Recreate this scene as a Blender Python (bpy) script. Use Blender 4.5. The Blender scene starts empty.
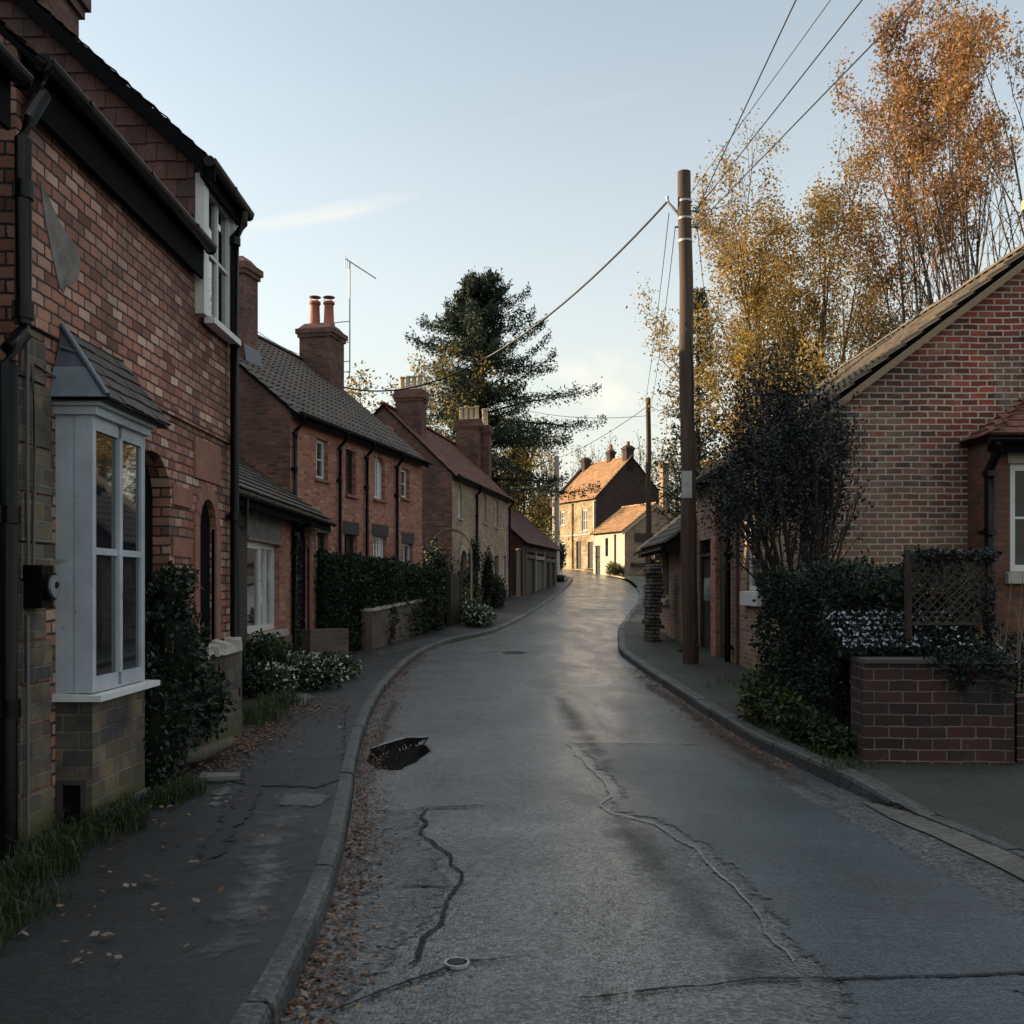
import bpy, math, random
import numpy as np
from mathutils import Vector, noise
R = math.radians
rnd = random.Random(7)
rng = np.random.default_rng(11)
scene = bpy.context.scene
COL = scene.collection

# ------------------------------------------------------------------ camera
EYE = 1.6
HOR = 585.0            # horizon row in the frame
FPX = 1000.0           # focal length in pixels for a 1024 wide frame
cam_d = bpy.data.cameras.new("camera")
cam = bpy.data.objects.new("camera", cam_d)
COL.objects.link(cam)
cam.location = (0, 0, EYE)
cam.rotation_euler = (R(90), 0, 0)
cam_d.sensor_width = 36.0
cam_d.lens = 36.0 * FPX / 1024.0
cam_d.shift_y = (HOR - 512.0) / 1024.0
cam_d.clip_start = 0.05
cam_d.clip_end = 3000
scene.camera = cam

# ------------------------------------------------------------------ light
SUN_EL, SUN_AHEAD = 10.5, 14.0       # degrees up; degrees in front of due left
world = bpy.data.worlds.new("World")
scene.world = world
world.use_nodes = True
wn = world.node_tree.nodes
wl = world.node_tree.links
bg = wn["Background"]
sky = wn.new("ShaderNodeTexSky")
sky.sky_type = 'NISHITA'
sky.sun_disc = False
sky.sun_elevation = R(SUN_EL)
sky.sun_rotation = R(-(90 - SUN_AHEAD))
sky.air_density = 1.0
sky.dust_density = 0.6
sky.ozone_density = 1.6
bg.inputs['Strength'].default_value = 0.15

def build_clouds():
    """thin clouds mixed into the sky by direction"""
    tc = wn.new("ShaderNodeTexCoord")
    sep = wn.new("ShaderNodeSeparateXYZ")
    wl.new(tc.outputs['Generated'], sep.inputs[0])
    def m(op, a, b=None, c=None):
        n = wn.new("ShaderNodeMath"); n.operation = op
        for i, v in enumerate((a, b, c)):
            if v is None: continue
            if isinstance(v, (int, float)): n.inputs[i].default_value = v
            else: wl.new(v, n.inputs[i])
        return n.outputs[0]
    az = m('ARCTAN2', sep.outputs[0], sep.outputs[1])
    el = m('ARCSINE', sep.outputs[2])
    def blob(a0, e0, wa, we, tilt, scale, stretch, lo, hi, detail=6):
        ct, st = math.cos(tilt), math.sin(tilt)
        da = m('SUBTRACT', az, a0); de = m('SUBTRACT', el, e0)
        u = m('ADD', m('MULTIPLY', da, ct), m('MULTIPLY', de, st))
        v = m('SUBTRACT', m('MULTIPLY', de, ct), m('MULTIPLY', da, st))
        r2 = m('ADD', m('POWER', m('ABSOLUTE', m('DIVIDE', u, wa)), 2.0), m('POWER', m('ABSOLUTE', m('DIVIDE', v, we)), 2.0))
        fall = m('POWER', 2.718, m('MULTIPLY', r2, -1.0))
        cmb = wn.new("ShaderNodeCombineXYZ")
        wl.new(m('MULTIPLY', u, scale / stretch), cmb.inputs[0]); wl.new(m('MULTIPLY', v, scale), cmb.inputs[1])
        nz = wn.new("ShaderNodeTexNoise"); nz.inputs['Scale'].default_value = 1.0
        nz.inputs['Detail'].default_value = detail; nz.inputs['Roughness'].default_value = .6
        nz.inputs['Distortion'].default_value = .4
        wl.new(cmb.outputs[0], nz.inputs['Vector'])
        mr = wn.new("ShaderNodeMapRange"); mr.clamp = True
        mr.inputs[1].default_value = lo; mr.inputs[2].default_value = hi
        wl.new(m('MULTIPLY', fall, nz.outputs['Fac']), mr.inputs[0])
        return mr.outputs[0]
    parts = [
        (blob(-.185, .350, .10, .009, .24, 70, 7, .16, .70), .70),
        (blob(.09, .200, .085, .050, -.1, 30, 1.7, .30, .62, 9), .75),
        (blob(.10, .45, .22, .010, .16, 30, 6, .35, 1.0), .15),
    ]
    cur = sky.outputs[0]
    # unseen bright overhead sheet, added to fill the shaded street with light
    zc = wn.new("ShaderNodeMapRange"); zc.clamp = True; zc.interpolation_type = 'SMOOTHSTEP'
    zc.inputs[1].default_value = .62; zc.inputs[2].default_value = 1.15; zc.inputs[4].default_value = .85
    wl.new(el, zc.inputs[0])
    zm = wn.new("ShaderNodeMix"); zm.data_type = 'RGBA'
    wl.new(zc.outputs[0], zm.inputs[0]); wl.new(cur, zm.inputs[6]); zm.inputs[7].default_value = (4.1, 4.35, 4.7, 1)
    cur = zm.outputs[2]
    hz = wn.new("ShaderNodeMix"); hz.data_type = 'RGBA'
    wl.new(m('MULTIPLY', m('POWER', 2.718, m('MULTIPLY', m('POWER', m('ABSOLUTE', m('DIVIDE', el, .30)), 2.0), -1.0)), .80), hz.inputs[0])
    wl.new(cur, hz.inputs[6]); hz.inputs[7].default_value = (2.5, 2.40, 2.12, 1)
    cur = hz.outputs[2]
    for mask, amt in parts:
        mx = wn.new("ShaderNodeMix"); mx.data_type = 'RGBA'
        wl.new(m('MULTIPLY', mask, amt), mx.inputs[0])
        wl.new(cur, mx.inputs[6])
        mx.inputs[7].default_value = CLOUD_COL
        cur = mx.outputs[2]
    hsv = wn.new("ShaderNodeHueSaturation"); hsv.inputs['Saturation'].default_value = SKY_SAT
    wl.new(cur, hsv.inputs['Color'])
    tn = wn.new('ShaderNodeMix'); tn.data_type = 'RGBA'; tn.blend_type = 'MULTIPLY'; tn.inputs[0].default_value = 1
    tn.inputs[7].default_value = (1.0, .988, .915, 1)
    wl.new(hsv.outputs[0], tn.inputs[6]); wl.new(tn.outputs[2], bg.inputs['Color'])
CLOUD_COL = (3.3, 3.1, 2.75, 1)
SKY_SAT = .58
build_clouds()

sd = bpy.data.lights.new("sun", 'SUN')
sun = bpy.data.objects.new("sun", sd)
COL.objects.link(sun)
sdir = Vector((-math.cos(R(SUN_EL)) * math.cos(R(SUN_AHEAD)), math.cos(R(SUN_EL)) * math.sin(R(SUN_AHEAD)), math.sin(R(SUN_EL))))
sun.rotation_euler = sdir.to_track_quat('Z', 'Y').to_euler()
sun.location = (-30, 20, 30)
sd.energy = 4.8
sd.angle = R(.6)
sd.color = (1.0, .79, .52)

vs = scene.view_settings
scene.display_settings.display_device = 'sRGB'
vs.view_transform = 'Standard'
vs.look = 'None'
vs.exposure = 1.25
vs.gamma = 1.0
vs.use_curve_mapping = False

# ------------------------------------------------------------------ ground profile and unprojection
GZ = [-60, 0, 18, 25, 35, 45, 60, 70, 80, 90, 110, 200, 700]
GH = [0, 0, 0, .22, .6, .95, 1.72, 2.38, 2.9, 3.15, 3.0, 2.0, 2.0]
def g(y):
    return float(np.mean(np.interp([y - 5, y - 2.5, y, y + 2.5, y + 5], GZ, GH)))
def unproj(px, py):
    lo, hi = 1.5, 88.0
    f = lambda z: HOR + FPX * (EYE - g(z)) / z
    for _ in range(60):
        mid = (lo + hi) / 2
        if f(mid) > py: lo = mid
        else: hi = mid
    z = (lo + hi) / 2
    return ((px - 512) / FPX * z, z)
def at(px, y):          # world x seen at column px for depth y
    return (px - 512) / FPX * y
def hh(py, y):          # world height seen at row py for depth y
    return EYE + (HOR - py) / FPX * y

# ------------------------------------------------------------------ object helpers
def tag(o, label=None, cat=None, group=None, kind=None):
    if label: o['label'] = label
    if cat: o['category'] = cat
    if group: o['group'] = group
    if kind: o['kind'] = kind
    return o
def thing(name, label, cat, loc=(0, 0, 0), rz=0, group=None):
    o = bpy.data.objects.new(name, None)
    COL.objects.link(o)
    o.location = loc; o.rotation_euler = (0, 0, rz)
    o.empty_display_size = .3
    return tag(o, label, cat, group)

class MB:
    """collects faces; builds ONE mesh object with metre uvs"""
    def __init__(s):
        s.v = []; s.f = []; s.m = []; s.uv = []; s.sm = []
    def face(s, pts, mat=0, uv=None, smooth=False):
        i = len(s.v)
        s.v.extend([tuple(p) for p in pts])
        s.f.append(tuple(range(i, i + len(pts))))
        s.m.append(mat); s.uv.append(uv); s.sm.append(smooth)
    def grid(s, P, mat=0, smooth=False, flip=False, UV=None):
        """P[i][j] points joined to a sheet with shared vertices"""
        n, k = len(P), len(P[0]); b = len(s.v)
        for row in P: s.v.extend([tuple(p) for p in row])
        for i in range(n - 1):
            for j in range(k - 1):
                q = [b + i * k + j, b + (i + 1) * k + j, b + (i + 1) * k + j + 1, b + i * k + j + 1]
                uv = None
                if UV is not None:
                    uv = [UV[i][j], UV[i + 1][j], UV[i + 1][j + 1], UV[i][j + 1]]
                if flip:
                    q.reverse()
                    if uv: uv.reverse()
                s.f.append(tuple(q)); s.m.append(mat); s.uv.append(uv); s.sm.append(smooth)
    def box(s, x0, x1, y0, y1, z0, z1, mat=0, skip=''):
        a = [(x0, y0, z0), (x1, y0, z0), (x1, y1, z0), (x0, y1, z0), (x0, y0, z1), (x1, y0, z1), (x1, y1, z1), (x0, y1, z1)]
        F = {'b': (0, 3, 2, 1), 't': (4, 5, 6, 7), 'f': (0, 1, 5, 4), 'k': (2, 3, 7, 6), 'l': (3, 0, 4, 7), 'r': (1, 2, 6, 5)}
        for k, q in F.items():
            if k in skip: continue
            s.face([a[i] for i in q], mat)
    def hexa(s, a, mat=0):
        """eight corners: bottom four ccw, top four ccw"""
        for q in ((0, 3, 2, 1), (4, 5, 6, 7), (0, 1, 5, 4), (2, 3, 7, 6), (3, 0, 4, 7), (1, 2, 6, 5)):
            s.face([a[i] for i in q], mat)
    def prism(s, poly, d, mat=0):
        """extrude polygon (list of 3d points) by vector d"""
        d = Vector(d); p = [Vector(q) for q in poly]; q = [a + d for a in p]
        n = (p[1] - p[0]).cross(p[2] - p[1])
        if n.dot(d) > 0:
            p.reverse(); q.reverse()
        s.face(p, mat); s.face(list(reversed(q)), mat)
        for i in range(len(p)):
            j = (i + 1) % len(p)
            s.face([p[j], p[i], q[i], q[j]], mat)
    def tube(s, pts, radii, n=8, mat=0, caps=True, smooth=True):
        P = [Vector(p) for p in pts]
        if isinstance(radii, (int, float)): radii = [radii] * len(P)
        rings = []
        ref = Vector((0, 0, 1))
        for i, p in enumerate(P):
            t = (P[min(i + 1, len(P) - 1)] - P[max(i - 1, 0)]).normalized()
            r = ref
            if abs(t.dot(r)) > .93: r = Vector((1, 0, 0))
            a = t.cross(r).normalized(); b = t.cross(a).normalized()
            rings.append([p + (a * math.cos(2 * math.pi * k / n) + b * math.sin(2 * math.pi * k / n)) * radii[i] for k in range(n)])
        base = len(s.v)
        for r_ in rings: s.v.extend([tuple(q) for q in r_])
        for i in range(len(P) - 1):
            for k in range(n):
                k2 = (k + 1) % n
                s.f.append((base + i * n + k, base + i * n + k2, base + (i + 1) * n + k2, base + (i + 1) * n + k))
                s.m.append(mat); s.uv.append(None); s.sm.append(smooth)
        if caps:
            s.face(list(rings[0]), mat); s.face(list(reversed(rings[-1])), mat)
    def lathe(s, prof, c, n=14, mat=0, smooth=True):
        P = [[(c[0] + r * math.cos(2 * math.pi * k / n), c[1] + r * math.sin(2 * math.pi * k / n), c[2] + z) for k in range(n + 1)] for r, z in prof]
        s.grid(P, mat, smooth, flip=True)
    def build(s, name, mats, parent=None):
        me = bpy.data.meshes.new(name)
        me.from_pydata(s.v, [], s.f)
        if not isinstance(mats, (list, tuple)): mats = [mats]
        for m in mats: me.materials.append(m)
        me.polygons.foreach_set('material_index', s.m)
        me.polygons.foreach_set('use_smooth', s.sm)
        uvl = me.uv_layers.new(name='uv').data
        out = []
        for k, p in enumerate(me.polygons):
            if s.uv[k] is not None:
                for q in s.uv[k]: out.extend(q)
            else:
                n = p.normal
                for vi in p.vertices:
                    x, y, z = s.v[vi]
                    if abs(n.z) > .75: out.extend((x, y))
                    elif abs(n.x) > abs(n.y): out.extend((y + 31.3, z))
                    else: out.extend((x, z))
        uvl.foreach_set('uv', out)
        me.validate()
        me.update()
        o = bpy.data.objects.new(name, me)
        COL.objects.link(o)
        if parent: o.parent = parent
        return o

def quads_mesh(name, V, mats, parent=None, midx=None, tri=False):
    """V: (n,4,3) array of loose quads (leaves)"""
    n = V.shape[0]; k = V.shape[1]
    me = bpy.data.meshes.new(name)
    me.vertices.add(n * k); me.loops.add(n * k); me.polygons.add(n)
    me.vertices.foreach_set('co', V.reshape(-1).astype(np.float32))
    me.loops.foreach_set('vertex_index', np.arange(n * k, dtype=np.int32))
    me.polygons.foreach_set('loop_start', np.arange(0, n * k, k, dtype=np.int32))
    me.polygons.foreach_set('loop_total', np.full(n, k, dtype=np.int32))
    if not isinstance(mats, (list, tuple)): mats = [mats]
    for m in mats: me.materials.append(m)
    if midx is not None: me.polygons.foreach_set('material_index', midx.astype(np.int32))
    me.update(calc_edges=True)
    o = bpy.data.objects.new(name, me)
    COL.objects.link(o)
    if parent: o.parent = parent
    return o

# ------------------------------------------------------------------ materials
def nmat(name):
    m = bpy.data.materials.new(name); m.use_nodes = True
    nt = m.node_tree
    return m, nt, nt.nodes, nt.links, nt.nodes['Principled BSDF']
def setin(b, **k):
    for a, v in k.items():
        b.inputs[a.replace('_', ' ')].default_value = v
def rgba(c): return (c[0], c[1], c[2], 1)
def add_noise(N, L, vec, scale, detail=5, rough=.55, dist=0):
    n = N.new('ShaderNodeTexNoise')
    n.inputs['Scale'].default_value = scale; n.inputs['Detail'].default_value = detail
    n.inputs['Roughness'].default_value = rough; n.inputs['Distortion'].default_value = dist
    if vec is not None: L.new(vec, n.inputs['Vector'])
    return n.outputs['Fac']
def ramp(N, L, fac, stops):
    r = N.new('ShaderNodeValToRGB')
    e = r.color_ramp.elements
    while len(e) < len(stops): e.new(.5)
    for i, (p, c) in enumerate(stops):
        e[i].position = p
        e[i].color = rgba(c) if isinstance(c, (tuple, list)) else (c, c, c, 1)
    L.new(fac, r.inputs[0])
    return r.outputs[0]
def mix(N, L, fac, a, b, mode='MIX'):
    n = N.new('ShaderNodeMix'); n.data_type = 'RGBA'; n.blend_type = mode
    for sock, v in ((n.inputs[0], fac), (n.inputs[6], a), (n.inputs[7], b)):
        if isinstance(v, (int, float)): sock.default_value = v if sock == n.inputs[0] else (v, v, v, 1)
        elif isinstance(v, (tuple, list)): sock.default_value = rgba(v)
        else: L.new(v, sock)
    return n.outputs[2]
def mth(N, L, op, a, b=None):
    n = N.new('ShaderNodeMath'); n.operation = op
    for i, v in enumerate((a, b)):
        if v is None: continue
        if isinstance(v, (int, float)): n.inputs[i].default_value = v
        else: L.new(v, n.inputs[i])
    return n.outputs[0]
def bump(N, L, b, h, strength, dist, prev=None):
    n = N.new('ShaderNodeBump'); n.inputs['Strength'].default_value = strength
    n.inputs['Distance'].default_value = dist
    L.new(h, n.inputs['Height'])
    if prev is not None: L.new(prev, n.inputs['Normal'])
    if b is not None: L.new(n.outputs[0], b.inputs['Normal'])
    return n.outputs[0]
def uvvec(N): 
    return N.new('ShaderNodeUVMap').outputs[0]
def objvec(N):
    return N.new('ShaderNodeTexCoord').outputs['Object']

def brick_mat(name, cols, mortar, bw=.235, bh=.085, ms=.012, dirt=(.03, .027, .025), dirt_amt=.5, moss=None, bumpd=.012, pale=None, rough=.85):
    """cols: ramp of brick colours picked per brick; mottled, soot stained, mortar bumped"""
    m, nt, N, L, b = nmat(name)
    uv = uvvec(N)
    # a little waviness so courses are not ruled lines
    wob = N.new('ShaderNodeTexNoise'); wob.inputs['Scale'].default_value = 1.7; wob.inputs['Detail'].default_value = 3
    L.new(uv, wob.inputs['Vector'])
    vm = N.new('ShaderNodeVectorMath'); vm.operation = 'MULTIPLY_ADD'
    L.new(wob.outputs['Color'], vm.inputs[0]); vm.inputs[1].default_value = (.04, .035, 0); L.new(uv, vm.inputs[2])
    wob2 = N.new('ShaderNodeTexNoise'); wob2.inputs['Scale'].default_value = 22; wob2.inputs['Detail'].default_value = 2
    L.new(uv, wob2.inputs['Vector'])
    vm2 = N.new('ShaderNodeVectorMath'); vm2.operation = 'MULTIPLY_ADD'
    L.new(wob2.outputs['Color'], vm2.inputs[0]); vm2.inputs[1].default_value = (.018, .013, 0); L.new(vm.outputs[0], vm2.inputs[2])
    bt = N.new('ShaderNodeTexBrick')
    bt.offset = .5; bt.squash = 1.0
    L.new(vm2.outputs[0], bt.inputs['Vector'])
    setin(bt, Scale=1.0, Mortar_Size=ms, Mortar_Smooth=.25, Bias=0.0, Brick_Width=bw, Row_Height=bh)
    bt.inputs['Color1'].default_value = (0, 0, 0, 1); bt.inputs['Color2'].default_value = (1, 1, 1, 1)
    bt.inputs['Mortar'].default_value = (.5, .5, .5, 1)
    k = len(cols)
    per = ramp(N, L, bt.outputs['Color'], [(i / max(1, k - 1), c) for i, c in enumerate(cols)])
    fine = add_noise(N, L, uv, 60, 4, .7)
    per = mix(N, L, .55, per, ramp(N, L, fine, [(.3, .45), (.7, 1.15)]), 'MULTIPLY')
    big = add_noise(N, L, uv, 1.1, 7, .66, .4)
    if pale is not None:
        sp_ = N.new('ShaderNodeSeparateXYZ'); L.new(uv, sp_.inputs[0])
        hm = N.new('ShaderNodeMapRange'); hm.inputs[1].default_value = 4.9; hm.inputs[2].default_value = 2.6
        hm.inputs[3].default_value = -.16; hm.inputs[4].default_value = .14
        L.new(sp_.outputs[1], hm.inputs[0])
        nz_ = mth(N, L, 'ADD', add_noise(N, L, uv, .55, 7, .65, .5), hm.outputs[0])
        rm = ramp(N, L, nz_, [(.30, 1), (.46, 0)])
        per = mix(N, L, mth(N, L, 'MULTIPLY', rm, .8), per, mix(N, L, 1.0, per, (1.5, .78, .72), 'MULTIPLY'))
        pm = ramp(N, L, nz_, [(.47, 0), (.66, 1)])
        per = mix(N, L, mth(N, L, 'MULTIPLY', pm, .55), per, pale)
    mort = mix(N, L, .5, mortar, ramp(N, L, fine, [(.3, .6), (.7, 1.1)]), 'MULTIPLY')
    col = mix(N, L, bt.outputs['Fac'], per, mort)
    lm = ramp(N, L, add_noise(N, L, uv, 1.9, 8, .7, .6), [(.52, 0), (.70, 1)])
    col = mix(N, L, mth(N, L, 'MULTIPLY', lm, .38), col, mort)
    dm = ramp(N, L, big, [(.40, 0), (.64, 1)])
    col = mix(N, L, mth(N, L, 'MULTIPLY', dm, dirt_amt), col, dirt)
    if moss is not None:
        sep = N.new('ShaderNodeSeparateXYZ'); L.new(uv, sep.inputs[0])
        hz = N.new('ShaderNodeMapRange'); hz.clamp = True
        hz.inputs[1].default_value = moss[1]; hz.inputs[2].default_value = moss[1] * .15
        L.new(sep.outputs[1], hz.inputs[0])
        mm = ramp(N, L, mth(N, L, 'MULTIPLY', hz.outputs[0], mth(N, L, 'ADD', add_noise(N, L, uv, 3.0, 6, .7), .25)), [(.28, 0), (.62, 1)])
        col = mix(N, L, mth(N, L, 'MULTIPLY', mm, .85), col, moss[0])
    L.new(col, b.inputs['Base Color'])
    setin(b, Roughness=rough); b.inputs['Specular IOR Level'].default_value = .25
    inv = mth(N, L, 'SUBTRACT', 1.0, bt.outputs['Fac'])
    n1 = bump(N, L, None, inv, .9, bumpd)
    n2 = bump(N, L, None, fine, .5, .006, n1)
    bump(N, L, b, bt.outputs['Color'], .35, .006, n2)
    return m

def tile_mat(name, cols, rough=.8, moss=None, spec=.3, moss_amt=.7):
    """roof tiles: one shade per loose tile, lichen and grime on top"""
    m, nt, N, L, b = nmat(name)
    geo = N.new('ShaderNodeNewGeometry')
    ov = objvec(N)
    per = ramp(N, L, geo.outputs['Random Per Island'], [(i / max(1, len(cols) - 1), c) for i, c in enumerate(cols)])
    fine = add_noise(N, L, ov, 25, 5, .7)
    per = mix(N, L, .7, per, ramp(N, L, fine, [(.3, .45), (.7, 1.25)]), 'MULTIPLY')
    if moss is not None:
        mk = ramp(N, L, add_noise(N, L, ov, 1.6, 7, .72, .3), [(.5, 0), (.66, 1)])
        per = mix(N, L, mth(N, L, 'MULTIPLY', mk, moss_amt), per, moss)
    L.new(per, b.inputs['Base Color'])
    setin(b, Roughness=rough); b.inputs['Specular IOR Level'].default_value = spec
    bump(N, L, b, fine, .5, .01)
    return m

def paint(name, col, rough=.5, var=.25, scale=6, spec=.4, metal=0, chips=None):
    m, nt, N, L, b = nmat(name)
    ov = objvec(N)
    a = add_noise(N, L, ov, scale, 6, .65)
    c = mix(N, L, 1.0, col, ramp(N, L, a, [(.3, 1 - var), (.7, 1 + var * .4)]), 'MULTIPLY')
    if chips is not None:
        k = ramp(N, L, add_noise(N, L, ov, 5, 8, .75), [(.60, 0), (.66, 1)])
        c = mix(N, L, mth(N, L, 'MULTIPLY', k, .8), c, chips)
    L.new(c, b.inputs['Base Color'])
    setin(b, Metallic=metal)
    b.inputs['Specular IOR Level'].default_value = spec
    L.new(ramp(N, L, a, [(.2, max(0, rough - .12)), (.8, min(1, rough + .12))]), b.inputs['Roughness'])
    bump(N, L, b, add_noise(N, L, ov, scale * 12, 4), .15, .004)
    return m

def wood(name, c1, c2, rough=.8, sc=(40, 40, 1.5)):
    m, nt, N, L, b = nmat(name)
    mp = N.new('ShaderNodeMapping'); mp.inputs['Scale'].default_value = sc
    L.new(objvec(N), mp.inputs[0])
    a = add_noise(N, L, mp.outputs[0], 1.0, 6, .65, .6)
    L.new(ramp(N, L, a, [(.3, c1), (.7, c2)]), b.inputs['Base Color'])
    setin(b, Roughness=rough); b.inputs['Specular IOR Level'].default_value = .25
    bump(N, L, b, a, .6, .01)
    return m

def leaf_mat(name, cols, trans=.35, rough=.55, spec=.3):
    m, nt, N, L, b = nmat(name)
    geo = N.new('ShaderNodeNewGeometry')
    per = ramp(N, L, geo.outputs['Random Per Island'], [(i / max(1, len(cols) - 1), c) for i, c in enumerate(cols)])
    cl = add_noise(N, L, objvec(N), .8, 3, .6)
    per = mix(N, L, .8, per, ramp(N, L, cl, [(.3, .55), (.7, 1.3)]), 'MULTIPLY')
    L.new(per, b.inputs['Base Color'])
    setin(b, Roughness=rough); b.inputs['Specular IOR Level'].default_value = spec
    tr = N.new('ShaderNodeBsdfTranslucent'); L.new(per, tr.inputs['Color'])
    ms = N.new('ShaderNodeMixShader'); ms.inputs[0].default_value = trans
    L.new(b.outputs[0], ms.inputs[1]); L.new(tr.outputs[0], ms.inputs[2])
    L.new(ms.outputs[0], N['Material Output'].inputs['Surface'])
    return m

def glass_mat(name, col=(.010, .012, .015), rough=.03):
    m, nt, N, L, b = nmat(name)
    ov = objvec(N)
    c = mix(N, L, .8, col, ramp(N, L, add_noise(N, L, ov, 1.5, 3), [(.35, .4), (.65, 2.2)]), 'MULTIPLY')
    L.new(c, b.inputs['Base Color'])
    setin(b, Roughness=rough); b.inputs['Specular IOR Level'].default_value = 1.0; setin(b, Coat_Weight=1.0, Coat_Roughness=.02, Coat_IOR=1.6)
    bump(N, L, b, add_noise(N, L, ov, 2.2, 2), .05, .02)
    return m

M = {}
M['brick_front'] = brick_mat('red brown brick', [(.17, .066, .05), (.35, .145, .10), (.42, .195, .14), (.20, .08, .06), (.48, .26, .19), (.37, .145, .10), (.62, .41, .32), (.26, .10, .072)], (.05, .04, .036), .195, .082, .009, dirt_amt=.5, bumpd=.022)
M['stone_plinth'] = brick_mat('ochre stone blocks', [(.12, .095, .062), (.21, .155, .095), (.15, .10, .062), (.075, .07, .066), (.24, .185, .12), (.10, .085, .065)], (.19, .165, .125), .215, .112, .010, dirt=(.026, .028, .036), dirt_amt=.95, moss=((.07, .072, .028), .45), bumpd=.02)
M['brick_pink'] = brick_mat('salmon brick', [(.26, .09, .058), (.40, .148, .09), (.48, .20, .13), (.30, .105, .068), (.54, .31, .225)], (.30, .20, .155), .23, .078, .011, dirt_amt=.25)
M['brick_dark'] = brick_mat('dark red brick', [(.075, .034, .028), (.155, .065, .048), (.22, .095, .07), (.11, .048, .037)], (.12, .09, .078), .23, .078, .011, dirt_amt=.6)
M['brick_gable'] = brick_mat('weathered red brick pale mortar', [(.06, .030, .027), (.18, .06, .042), (.10, .038, .032), (.28, .085, .055), (.055, .036, .032), (.22, .12, .085), (.14, .05, .038)], (.46, .39, .315), .235, .088, .013, dirt_amt=.35, pale=(.27, .195, .135), bumpd=.016)
M['brick_wall'] = brick_mat('garden wall brick', [(.035, .018, .016), (.065, .028, .023), (.024, .016, .015), (.05, .024, .02)], (.15, .128, .11), .245, .10, .007, dirt=(.018, .018, .018), dirt_amt=.8)  # bricks darkened overall, shade on the wall front put into their colour
M['brick_black'] = brick_mat('shade black brick', [(.03, .02, .018), (.06, .032, .027), (.085, .042, .034), (.04, .025, .022)], (.05, .04, .036), .23, .078, .011, dirt_amt=.5)  # near black: shade of the far gable and chimneys put into the colour
M['brick_grey'] = brick_mat('grey garden wall brick', [(.10, .075, .065), (.17, .13, .11), (.13, .09, .078), (.20, .155, .13)], (.16, .135, .12), .23, .085, .011, dirt_amt=.5)
M['brick_buff'] = brick_mat('buff brick', [(.27, .165, .105), (.36, .23, .15), (.20, .11, .075), (.42, .285, .195)], (.36, .28, .21), .235, .085, .012, dirt_amt=.35)
M['stone_tan'] = brick_mat('tan rubble stone', [(.33, .255, .18), (.42, .33, .24), (.26, .195, .135), (.48, .385, .29)], (.33, .27, .205), .28, .13, .014, dirt=(.09, .07, .05), dirt_amt=.45)
M['stone_gold'] = brick_mat('golden rubble stone', [(.34, .25, .13), (.45, .34, .19), (.26, .19, .11), (.50, .40, .25)], (.42, .33, .21), .36, .17, .02, dirt=(.13, .075, .04), dirt_amt=.85)
M['stone_pier'] = brick_mat('stacked slab stone', [(.10, .085, .07), (.19, .165, .135), (.14, .115, .09)], (.02, .018, .016), .38, .09, .018, dirt_amt=.45, bumpd=.03)
M['pebble'] = brick_mat('pebbledash', [(.08, .07, .062), (.17, .15, .13), (.12, .10, .09)], (.04, .035, .03), .05, .04, .012, dirt_amt=.4)
M['render_cream'] = paint('cream render', (.46, .40, .31), .85, .25, 3, .2)
M['render_grey'] = paint('grey render', (.19, .17, .16), .9, .55, 5, .15)
M['render_pink'] = paint('pink sandstone', (.24, .115, .085), .85, .3, 5, .2)
M['tile_slate'] = tile_mat('dark slate', [(.036, .028, .025), (.054, .042, .037), (.075, .058, .050)], .65, (.06, .052, .042), .35, .5)
M['tile_brown'] = tile_mat('brown clay tile', [(.055, .030, .025), (.085, .042, .033), (.11, .05, .04), (.07, .036, .03)], .7, (.03, .028, .024), .35)
M['tile_red'] = tile_mat('red clay tile', [(.11, .045, .035), (.15, .06, .045), (.18, .075, .055)], .8, (.06, .045, .038), .3)
M['tile_orange'] = tile_mat('orange clay pantile', [(.40, .20, .10), (.50, .28, .14), (.55, .33, .18), (.44, .23, .11)], .85, (.24, .15, .08), .25, .6)
M['tile_old'] = tile_mat('mossy old tile', [(.07, .058, .045), (.10, .08, .06), (.14, .10, .068), (.055, .05, .043)], .75, (.15, .125, .06), .3)
M['black'] = paint('black gutter paint', (.004, .004, .005), .30, .3, 8, .18)
M['black_matt'] = paint('matt black board', (.006, .006, .007), .75, .3, 6, .03)
M['glass_dark'] = glass_mat('dark glass', (.012, .015, .020), .08)
M['glass_dark'].node_tree.nodes['Principled BSDF'].inputs['Coat Weight'].default_value = 0
M['glass_dark'].node_tree.nodes['Principled BSDF'].inputs['Specular IOR Level'].default_value = .3
M['render_dark'] = paint('dark slate lintel', (.055, .05, .05), .8, .3, 5, .2)
M['lead_pale'] = paint('pale lead flashing', (.17, .20, .235), .45, .2, 6, .5)
M['white'] = paint('white paint', (.56, .56, .55), .45, .12, 5, .4)
M['bay_paint'] = paint('grey blue paint', (.38, .41, .445), .5, .32, 2.2, .35, chips=(.13, .135, .13))
M['glass'] = glass_mat('window glass')
M['glass_pale'] = glass_mat('curtained glass', (.30, .31, .32), .06)
M['lead'] = paint('lead sheet', (.085, .10, .13), .45, .25, 5, .5)
M['terracotta'] = paint('terracotta', (.26, .085, .05), .75, .3, 8, .3)
M['buff_clay'] = paint('buff clay', (.42, .32, .20), .75, .3, 8, .3)
M['stone_sill'] = paint('sill stone', (.36, .33, .29), .8, .3, 6, .25)
M['concrete'] = paint('concrete', (.12, .12, .117), .75, .35, 3, .3)
M['dark_wood'] = wood('dark stained timber', (.018, .014, .012), (.05, .036, .028), .7)
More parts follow.
